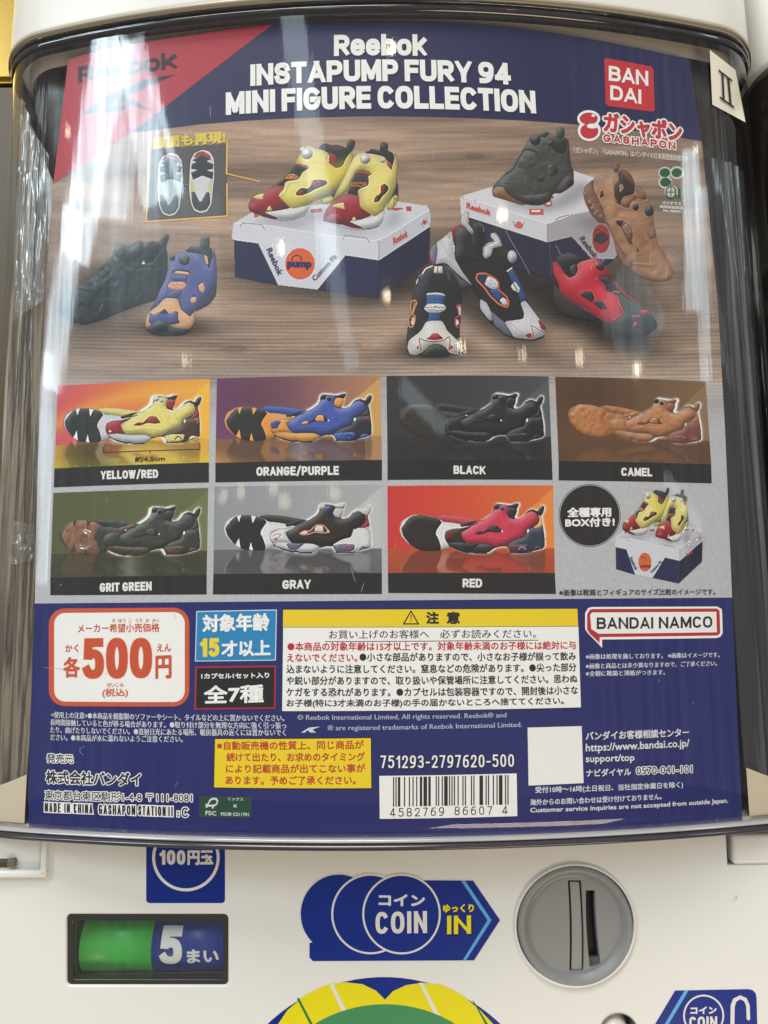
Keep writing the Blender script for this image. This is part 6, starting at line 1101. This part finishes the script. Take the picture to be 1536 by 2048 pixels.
for q in ([(1437,138),(1464.5,159.5),(1465,164),(1437.6,143)], [(1439.6,192.5),(1468,212),(1469,217),(1440,197)], [(1443,144),(1447,147),(1449.5,199),(1445,196)], [(1454,153),(1459,157),(1463.5,209),(1459,206)]):
    case_patch('numeral_stroke', q, INK, .0009, st, 3)
# fine scratches and scuffs on the clear case
PALE = print_mat((150, 156, 166), .4)
rs = random.Random(11)
def scratch(pts, w=.8):
    p = chaikin(pts, 2, False); V, F = [], []
    for i, (x, y) in enumerate(p):
        d = p[min(i + 1, len(p) - 1)] - p[max(i - 1, 0)]; d = d / max(np.hypot(*d), 1e-6); ww = w * .5 * math.sin(math.pi * (i + .6) / (len(p) + .2))
        V += [on_case(x - d[1] * ww, y + d[0] * ww, .0001), on_case(x + d[1] * ww, y - d[0] * ww, .0001)]
    return obj('scratch', mesh('scratch', V, [(2 * i, 2 * i + 1, 2 * i + 3, 2 * i + 2) for i in range(len(p) - 1)]), PALE, mach)
for q in ([(1000,425),(1015,470),(1045,520),(1062,552)], [(170,1492),(160,1497),(160,1505),(168,1510)], [(86,1335),(120,1337),(150,1350)], [(118,1172),(124,1168)], [(700,1130),(706,1150),(712,1165)], [(728,1166),(722,1185)], [(1428,845),(1430,860)], [(232,60),(240,85)], [(420,210),(421,235)]): scratch(q, .9)
for i in range(26):
    x, y = rs.uniform(90, 1440), rs.uniform(90, 1640); a = rs.uniform(-.5, .5) + (math.pi / 2); l = rs.uniform(4, 22); scratch([(x, y), (x + l * math.cos(a) * .5 + rs.uniform(-2, 2), y + l * math.sin(a) * .5), (x + l * math.cos(a), y + l * math.sin(a))], rs.uniform(.5, .9))
# crumpled clear film, added to imitate bright refractions in the thick case wall
FILM = clear_mat('refraction_film', (.90, .90, .88), 3.2, .16, 0, False)
def film(name, quad, n=44, off=-.0010):
    q = np.array(quad, float); V, F = [], []; rr = np.random.default_rng(4); nz_ = vnoise(n + 1, n + 1, 7, 3.2, rr) + .35 * vnoise(n + 1, n + 1, 3, 1.6, rr)
    for j in range(n + 1):
        for i in range(n + 1):
            s, t = i / n, j / n; p = (q[0] * (1 - s) + q[1] * s) * (1 - t) + (q[3] * (1 - s) + q[2] * s) * t; V.append(on_case(p[0], p[1], off - .0022 * nz_[j, i]))
    for j in range(n):
        for i in range(n): a = j * (n + 1) + i; F.append((a + n + 1, a + n + 2, a + 1, a))
    return obj(name, mesh(name, V, F, True), FILM, mach)
film('refraction_film', [(40,225),(98,310),(88,600),(26,640)]); film('refraction_film', [(26,1040),(70,1050),(68,1120),(18,1130)], 26)
# ---- front panel with its openings
YP = .262
def plate(name, outer, holes, depth, bevel, mat, parent, Y=YP, smooth=False):
    """flat plate with real holes, outlines as in the photo on plane Y, thickness going back"""
    cu = bpy.data.curves.new(name, 'CURVE'); cu.dimensions = '2D'; cu.fill_mode = 'BOTH'; cu.extrude = depth / 2; cu.bevel_depth = bevel; cu.bevel_resolution = 2; cu.offset = -bevel
    for pts in [outer] + holes:
        p = on_plane(np.array([q[0] for q in pts], float), np.array([q[1] for q in pts], float), Y) if not isinstance(pts, tuple) else np.array([(a, Y, b) for a, b in pts])
        sp = cu.splines.new('POLY'); sp.points.add(len(p) - 1); sp.use_cyclic_u = True
        for s_, w_ in zip(sp.points, p): s_.co = (w_[0], w_[2], 0, 1)
    o = bpy.data.objects.new('t', cu); C.objects.link(o); dg = bpy.context.evaluated_depsgraph_get(); me = bpy.data.meshes.new_from_object(o.evaluated_get(dg)); bpy.data.objects.remove(o)
    me.transform(Matrix.Translation((0, Y + depth / 2 + bevel, 0)) @ Matrix.Rotation(math.pi / 2, 4, 'X')); me.name = name; me.materials.clear()
    return obj(name, me, mat, parent)
WIN = rrect(133, 1829, 456, 1971, 9, 5); DIAL = circ(1151, 1852, 117, 119, 64); HOLE = circ(1238, 2066, 37, 37, 40)
panel_out = ((-.30, Z_BOT - .0035), (.30, Z_BOT - .0035), (.30, Z_BOT - .16), (-.30, Z_BOT - .16))
NOTCH_L = [(-60,1600),(88,1600),(91,1748),(86,1754),(-60,1752)]; NOTCH_R = [(1455,1600),(1620,1600),(1620,1731),(1462,1731),(1455,1726)]
def clamp(pts):   # keep the notch just inside the plate
    return pts
zt = Z_BOT - .0035
def wx(x, y): p = on_plane(np.array(float(x)), np.array(float(y)), YP); return (float(p[0]), float(p[2]))
pl = [(wx(88,1700)[0], zt), (wx(1455,1700)[0], zt), wx(1456,1730), (.30, wx(1456,1733)[1]), (.30, zt - .16), (-.30, zt - .16), (-.30, wx(88,1753)[1]), wx(86,1754), wx(91,1749)]
plate('front_panel', tuple(pl[::-1]), [WIN, DIAL, HOLE], .006, .0006, CREAM, mach)
# shoulder pieces left and right
def boxy(name, px0, py0, px1, py1, yf, yb, mat, parent=mach, bev=.0015):
    a = on_plane(np.array(float(px0)), np.array(float(py0)), yf); b = on_plane(np.array(float(px1)), np.array(float(py1)), yf); bm = bmesh.new(); bmesh.ops.create_cube(bm, size=1)
    for v in bm.verts: v.co = ((a[0] + b[0]) / 2 + v.co.x * abs(b[0] - a[0]), (yf + yb) / 2 + v.co.y * (yb - yf), (a[2] + b[2]) / 2 + v.co.z * abs(a[2] - b[2]))
    bmesh.ops.bevel(bm, geom=bm.edges[:], offset=bev, segments=3, affect='EDGES', profile=.6); return obj(name, bmesh_me(name, bm, True), mat, parent)
boxy('hinge_block', -60, 1668, 82, 1741, .2625, .30, CREAM); boxy('hinge_ledge', -60, 1743, 92, 1757, .2600, .30, CREAM, bev=.0008); boxy('hinge_rib', 83.5, 1660, 91, 1750, .2600, .30, CREAM, bev=.0004)
boxy('hinge_gap_shade', -10, 1718, 30, 1737, .2618, .29, plastic('hinge_shadow', (70, 62, 54), .5)); boxy('hinge_pin', 14, 1719, 29, 1736, .2608, .28, plastic('hinge_metal', (120, 104, 84), .35), bev=.0006)  # the gap is a solid block with the shade put into its colour
boxy('hinge_block', 1463, 1668, 1640, 1729, .2620, .30, CREAM); boxy('hinge_groove', 1452, 1665, 1466, 1728, .2660, .29, plastic('groove_shadow', (120, 104, 78), .6), bev=.0003)
boxy('panel_backing', -400, 1640, 2000, 1790, .2695, .30, plastic('backing_cream', (190, 180, 160), .5))
# ---- coin counter window
cw = plate('counter_frame', rrect(133, 1829, 456, 1971, 9, 5), [rrect(146, 1842, 446, 1959, 6, 5)], .0035, .0003, plastic('counter_frame_plastic', (52, 50, 46), .25, .6), mach, .2628)
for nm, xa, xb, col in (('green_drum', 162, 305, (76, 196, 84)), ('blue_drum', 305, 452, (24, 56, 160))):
    a = on_plane(np.array(float(xa)), np.array(1900.), .268); b = on_plane(np.array(float(xb)), np.array(1900.), .268); r = .0098; V, F = [], []; n = 32; za = float(a[2])
    for x in (a[0], b[0]):
        for i in range(n): t = 2 * math.pi * i / n; V.append((x, .276 + r * math.sin(t), za + r * math.cos(t)))
    for i in range(n): j = (i + 1) % n; F.append((i, j, n + j, n + i))
    F += [tuple(range(n)), tuple(range(2 * n - 1, n - 1, -1))]
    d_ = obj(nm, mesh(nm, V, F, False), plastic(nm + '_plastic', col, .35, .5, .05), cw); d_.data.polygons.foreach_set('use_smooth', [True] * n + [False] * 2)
    if col[0] == 24: bd_ = d_; ZD = za
boxy('counter_back', 120, 1815, 470, 1990, .288, .292, plastic('counter_dark', (96, 92, 84), .7), cw)
boxy('counter_shelf', 136, 1944, 454, 1958, .270, .286, plastic('counter_shelf_plastic', (50, 50, 46), .3), cw)
def to_drum(bl, br, h, W, N, lv, up):
    tl = (bl[0], bl[1] - h); p = on_plane(np.array([bl[0], br[0], tl[0]], float), np.array([bl[1], br[1], tl[1]], float), .268)
    a = (N[:, 0] / W)[:, None]; b = (N[:, 1] / h)[:, None]; q = p[0] + a * (p[1] - p[0]) + b * (p[2] - p[0]); r = .00985 + lv * LV
    q[:, 1] = .276 - np.sqrt(np.maximum(r * r - (q[:, 2] - ZD) ** 2, 0)); return q
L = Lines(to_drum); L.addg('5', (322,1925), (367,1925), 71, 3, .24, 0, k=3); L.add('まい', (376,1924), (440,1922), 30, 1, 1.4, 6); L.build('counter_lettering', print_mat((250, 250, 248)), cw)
plate('counter_glass', rrect(142, 1838, 450, 1963, 5, 4), [], .0004, 0, clear_mat('counter_clear', (.95, .96, .95), 1.5, .02, .1), cw, .2632)
# ---- flat stickers on the panel
def sticker(name, px, col, lv, parent, label=None, Y=YP, rough=.3):
    p = on_plane(np.array([q[0] for q in px], float), np.array([q[1] for q in px], float), Y); bm = bmesh.new()
    bm.faces.new([bm.verts.new((a[0], Y - lv * LV, a[2])) for a in p]); bm.normal_update(); bmesh.ops.triangulate(bm, faces=bm.faces[:], ngon_method='EAR_CLIP'); bm.normal_update()
    for f in bm.faces:
        if f.normal.y > 0: f.normal_flip()
    return obj(name, bmesh_me(name, bm), print_mat(col, rough), parent, label)
SB_ = (14, 42, 130); SW = (226, 222, 216)
def slines(name, col, rows, parent):
    L = Lines(to_plane(YP)); [L.add(*r) for r in rows]; return L.build(name, print_mat(col, .3), parent)
def gl3(name, col, rows, parent):
    L = Lines(to_plane(YP)); [L.addg(*r) for r in rows]; return L.build(name, print_mat(col, .3), parent)
s1 = sticker('coin_value_sticker', rrect(292.5, 1640, 450, 1806, 7), SB_, 3, mach, 'blue sticker with a white ring half hidden under the case')
sticker('sticker_ring', circ(372, 1715, 67.5, 67.5, 56), SW, 4.5, s1); sticker('sticker_disc', circ(372, 1715, 61.5, 61.5, 56), SB_, 6, s1)
slines('sticker_lettering', SW, [('円玉', (375,1730), (427,1730), 30, 7, 1.5, 8), ('えんだま', (377,1697), (425,1697), 9, 7, .4, 4)], s1); gl3('sticker_lettering', SW, [('100', (319,1729), (371,1729), 29, 7, .23, .1)], s1)
s2 = sticker('coin_sticker', [(617,1884),(700,1800),(860,1759.5),(947,1759.5),(1002,1840),(949,1922),(624,1924),(617,1916)], SW, 2, mach, 'blue arrow shaped sticker with three overlapping discs')
sticker('sticker_edge', circ(678, 1827.5, 79, 81, 56), SW, 2.6, s2); sticker('sticker_edge', circ(741, 1827.5, 80, 82.5, 56), SW, 2.9, s2); sticker('sticker_edge', circ(803, 1827.5, 81, 83, 56), SW, 3.2, s2)
sticker('arrow_body', [(619,1886),(640,1880),(760,1760),(946,1761),(1000,1840),(948,1920.5),(626,1922),(619,1915)], SB_, 4, s2)
for q in ([(922,1761),(930,1761),(983,1840),(975,1840)], [(975,1840),(983,1840),(931.5,1920.7),(925,1920.8)]): sticker('arrow_stripe', q, (92, 172, 222), 5.2, s2)
for i, cx in enumerate((678, 741, 803)):
    if i: sticker('sticker_ring', circ(cx, 1827.5, 78.5, 80.5, 56), SW, 5 + i * 3, s2)
    sticker('sticker_disc', circ(cx, 1827.5, 74.5 + (not i) * 2, 76.5 + (not i) * 2, 56), SB_, 6.5 + i * 3, s2)
slines('sticker_lettering', SW, [('コイン', (757,1811), (850,1812), 24, 15, 1.3, 8)], s2); gl3('sticker_lettering', SW, [('COIN', (751,1867), (854,1865), 44, 15, .19, .12)], s2)
slines('sticker_shadow', (10, 22, 70), [('ゆっくり', (887,1827), (949,1826), 17, 7, 1.4, 6)], s2); gl3('sticker_shadow', (10, 22, 70), [('IN', (894.5,1871), (944.5,1870), 39, 7, .26, .12)], s2)
slines('yellow_lettering', (238, 218, 30), [('ゆっくり', (886,1825), (948,1824), 17, 9, .9, 6)], s2); gl3('yellow_lettering', (238, 218, 30), [('IN', (894,1868), (942,1867), 37, 9, .23, .14)], s2)
# ---- coin slot dial
YD = YP - .0012
c0 = on_plane(np.array(1151.), np.array(1852.), YP); PX = float(np.linalg.norm(on_plane(np.array(1152.), np.array(1852.), YP) - c0))
R0 = 116 * PX
dl = obj('coin_slot_dial', mesh('coin_slot_dial', *lathe([(R0, .010), (R0, .0005), (R0 - .0004, -.0006), (R0 - .0012, -.0010), (R0 - .0022, -.0008), (R0 - .0034, .0012), (R0 - .0040, .0016), (R0 - .0046, .0015)], 96, 'Y', tuple(c0)), True), GREY, mach)
YFc = YP + .0015
def arc_strip(xc, y0, y1, w0, w1, bow, n=14):
    a, b = [], []
    for i in range(n + 1):
        t = i / n; y = y0 + (y1 - y0) * t; bx_ = bow * (1 - (2 * t - 1) ** 2); w_ = w0 + (w1 - w0) * t; a.append((xc(t) + bx_ - w_ / 2, y)); b.append((xc(t) + bx_ + w_ / 2, y))
    return a + b[::-1]
SLOT = arc_strip(lambda t: 1181 + 10 * t, 1781, 1934, 18, 22, -2.5); INS = arc_strip(lambda t: 1149 + 4 * t, 1761, 1943, 26, 28, 2.5)
plate('dial_face', circ(1151, 1852, 96, 98, 72), [SLOT, INS], .0025, .0002, GREY, dl, YFc)
plate('dial_insert', arc_strip(lambda t: 1149 + 4 * t, 1764, 1941, 19, 21, 2.5), [], .0022, .0002, plastic('insert_plastic', (148, 147, 142), .35), dl, YFc + .0006)
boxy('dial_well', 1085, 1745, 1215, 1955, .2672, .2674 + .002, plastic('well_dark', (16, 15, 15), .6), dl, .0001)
boxy('slot_floor', 1176, 1915, 1200, 1936, .2655, .268, plastic('slot_floor_plastic', (120, 116, 110), .5), dl, .0001)
sk = plate('dial_collar', circ(1151, 1853, 123, 126, 72), [circ(1151, 1852, 117.5, 119.5, 64)], .0008, .0005, CREAM, mach, YP - .0010)
# ---- round hole and return sticker low at the right
V, F = lathe([(37 * PX, -.0004), (36 * PX, .001), (34 * PX, .004), (33 * PX, .02)], 48, 'Y', tuple(on_plane(np.array(1238.), np.array(2066.), YP))); obj('return_hole_rim', mesh('return_hole_rim', V, F, True), GREY, mach)
V, F = lathe([(0.00001, -.002), (15 * PX, -.0022), (26 * PX, .001), (31 * PX, .006), (31 * PX, .012)], 40, 'Y', tuple(on_plane(np.array(1232.), np.array(2068.), YP))); obj('return_button', mesh('return_button', V, F, True), plastic('button_cream', (214, 208, 198), .3), mach)
s3 = sticker('coin_return_sticker', [(1290,2080),(1310,2048),(1350,1981),(1496,1978),(1505,1980),(1511,1986),(1513,1996),(1515,2080)], SB_, 3, mach, 'blue coin return sticker at the lower right corner')
sticker('arrow_stripe', [(1369,1980.6),(1377,1980.5),(1318,2080),(1310,2080)], (92, 172, 222), 4.2, s3); sticker('sticker_ring', circ(1407, 2031, 41, 42, 48), SW, 4.6, s3); sticker('sticker_disc', circ(1407, 2031, 37.5, 38.5, 48), SB_, 6, s3)
slines('sticker_lettering', SW, [('コイン', (1380,2028), (1433,2027), 15, 7, .9, 6), ], s3); gl3('sticker_lettering', SW, [('COIN', (1378,2056), (1434,2055), 23, 7, .2, .12)], s3)
hk = [(1460,2080),(1461,2010),(1466,1997),(1480,1990),(1493,1996),(1499,2010),(1500,2038),(1497,2041),(1493,2038),(1492,2012),(1488,2002),(1480,1998),(1472,2003),(1469,2014),(1468,2080)]
sticker('hook_arrow', hk, SW, 5, s3)
# ---- big round turning plate decal at the foot of the picture
s4 = sticker('handle_sticker', circ(768, 2290, 336, 336, 90), SB_, 3, mach, 'round blue yellow and green sticker at the bottom edge')
lob = [(548,2060),(575,2020),(610,1990),(650,1971),(690,1964),(725,1968),(752,1981),(770,1999),(786,1982),(812,1970),(845,1965),(885,1970),(925,1990),(960,2020),(1000,2062),(1060,2200),(480,2200)]
sticker('yellow_petal', lob, (232, 216, 24), 4.5, s4)
for q, c in (([(659,1969),(666,1967),(700,2035),(692,2038)], (226,226,216)), ([(838,1965),(845,1965),(883,2038),(874,2038)], (226,226,216)), ([(594,1998),(598,1995),(632,2060),(627,2062)], (54,120,60)), ([(944,1999),(948,2003),(985,2062),(979,2064)], (54,120,60))): sticker('petal_line', q, c, 5.5, s4)
sticker('green_centre', circ(770, 2236, 250, 228, 80), (70, 140, 92), 6.5, s4)
# ================================================================ what shows beside the machine
nbm = thing('capsule_machine', 'dark cased capsule toy machine, only a sliver at the right edge', 'toy machine')
sh = lambda P, dx: [(x + dx, y) for x, y in P]
DX = .3060
V, F = loft([(Z_LID - .001, sh(outline(-.0005), DX)), (Z_LID + .002, sh(outline(-.001), DX)), (Z_LID + .09, sh(outline(), DX))], True, True); obj('lid', mesh('lid', V, F, True), CREAM, nbm)
V, F = loft([(Z_BOT, sh(outline(.001), DX)), (Z_LID - .001, sh(outline(.001), DX))], True, True); obj('case', mesh('case', V, F, True), plastic('dark_case', (34, 30, 28), .12, .6, .4, 20), nbm)
V, F = loft([(Z_LID - .004, sh(outline(-.0012), DX)), (Z_LID - .001, sh(outline(-.0008), DX))]); obj('case_edge', mesh('case_edge', V, F, True), DARK_EDGE, nbm)
def slab(name, x0, x1, y0, y1, z0, z1, mat, bev=.002):
    bm = bmesh.new(); bmesh.ops.create_cube(bm, size=1)
    for v in bm.verts: v.co = ((x0 + x1) / 2 + v.co.x * (x1 - x0), (y0 + y1) / 2 + v.co.y * (y1 - y0), (z0 + z1) / 2 + v.co.z * (z1 - z0))
    bmesh.ops.bevel(bm, geom=bm.edges[:], offset=bev, segments=2, affect='EDGES'); return obj(name, bmesh_me(name, bm), mat)
gm = plastic('brushed_gold', (196, 160, 80), .25, .6, .1, 40); gm.node_tree.nodes['Principled BSDF'].inputs['Metallic'].default_value = .8
g = slab('gold_panel', -.60, -.158, .33, .37, 1.503, 2.0, gm)
q = slab('pillar', -.62, -.157, .328, .372, 0, 1.499, plastic('brown_pillar', (86, 70, 44), .4, .5, .2, 8)); q['label'] = 'dim brown pillar glimpsed left of the machine under the gold panel'; q['category'] = 'pillar'; g['label'] = 'gold metal panel glimpsed at the upper left edge'; g['category'] = 'wall panel'
b = slab('wall', -2, 2, 1.2, 1.25, 0, 2.6, plastic('back_wall', (110, 104, 98), .8)); b['kind'] = 'structure'
f = slab('floor', -3, 3, -3, 3, -.05, 0, plastic('floor_stone', (150, 146, 140), .4, .5, .1, 8)); f['kind'] = 'structure'
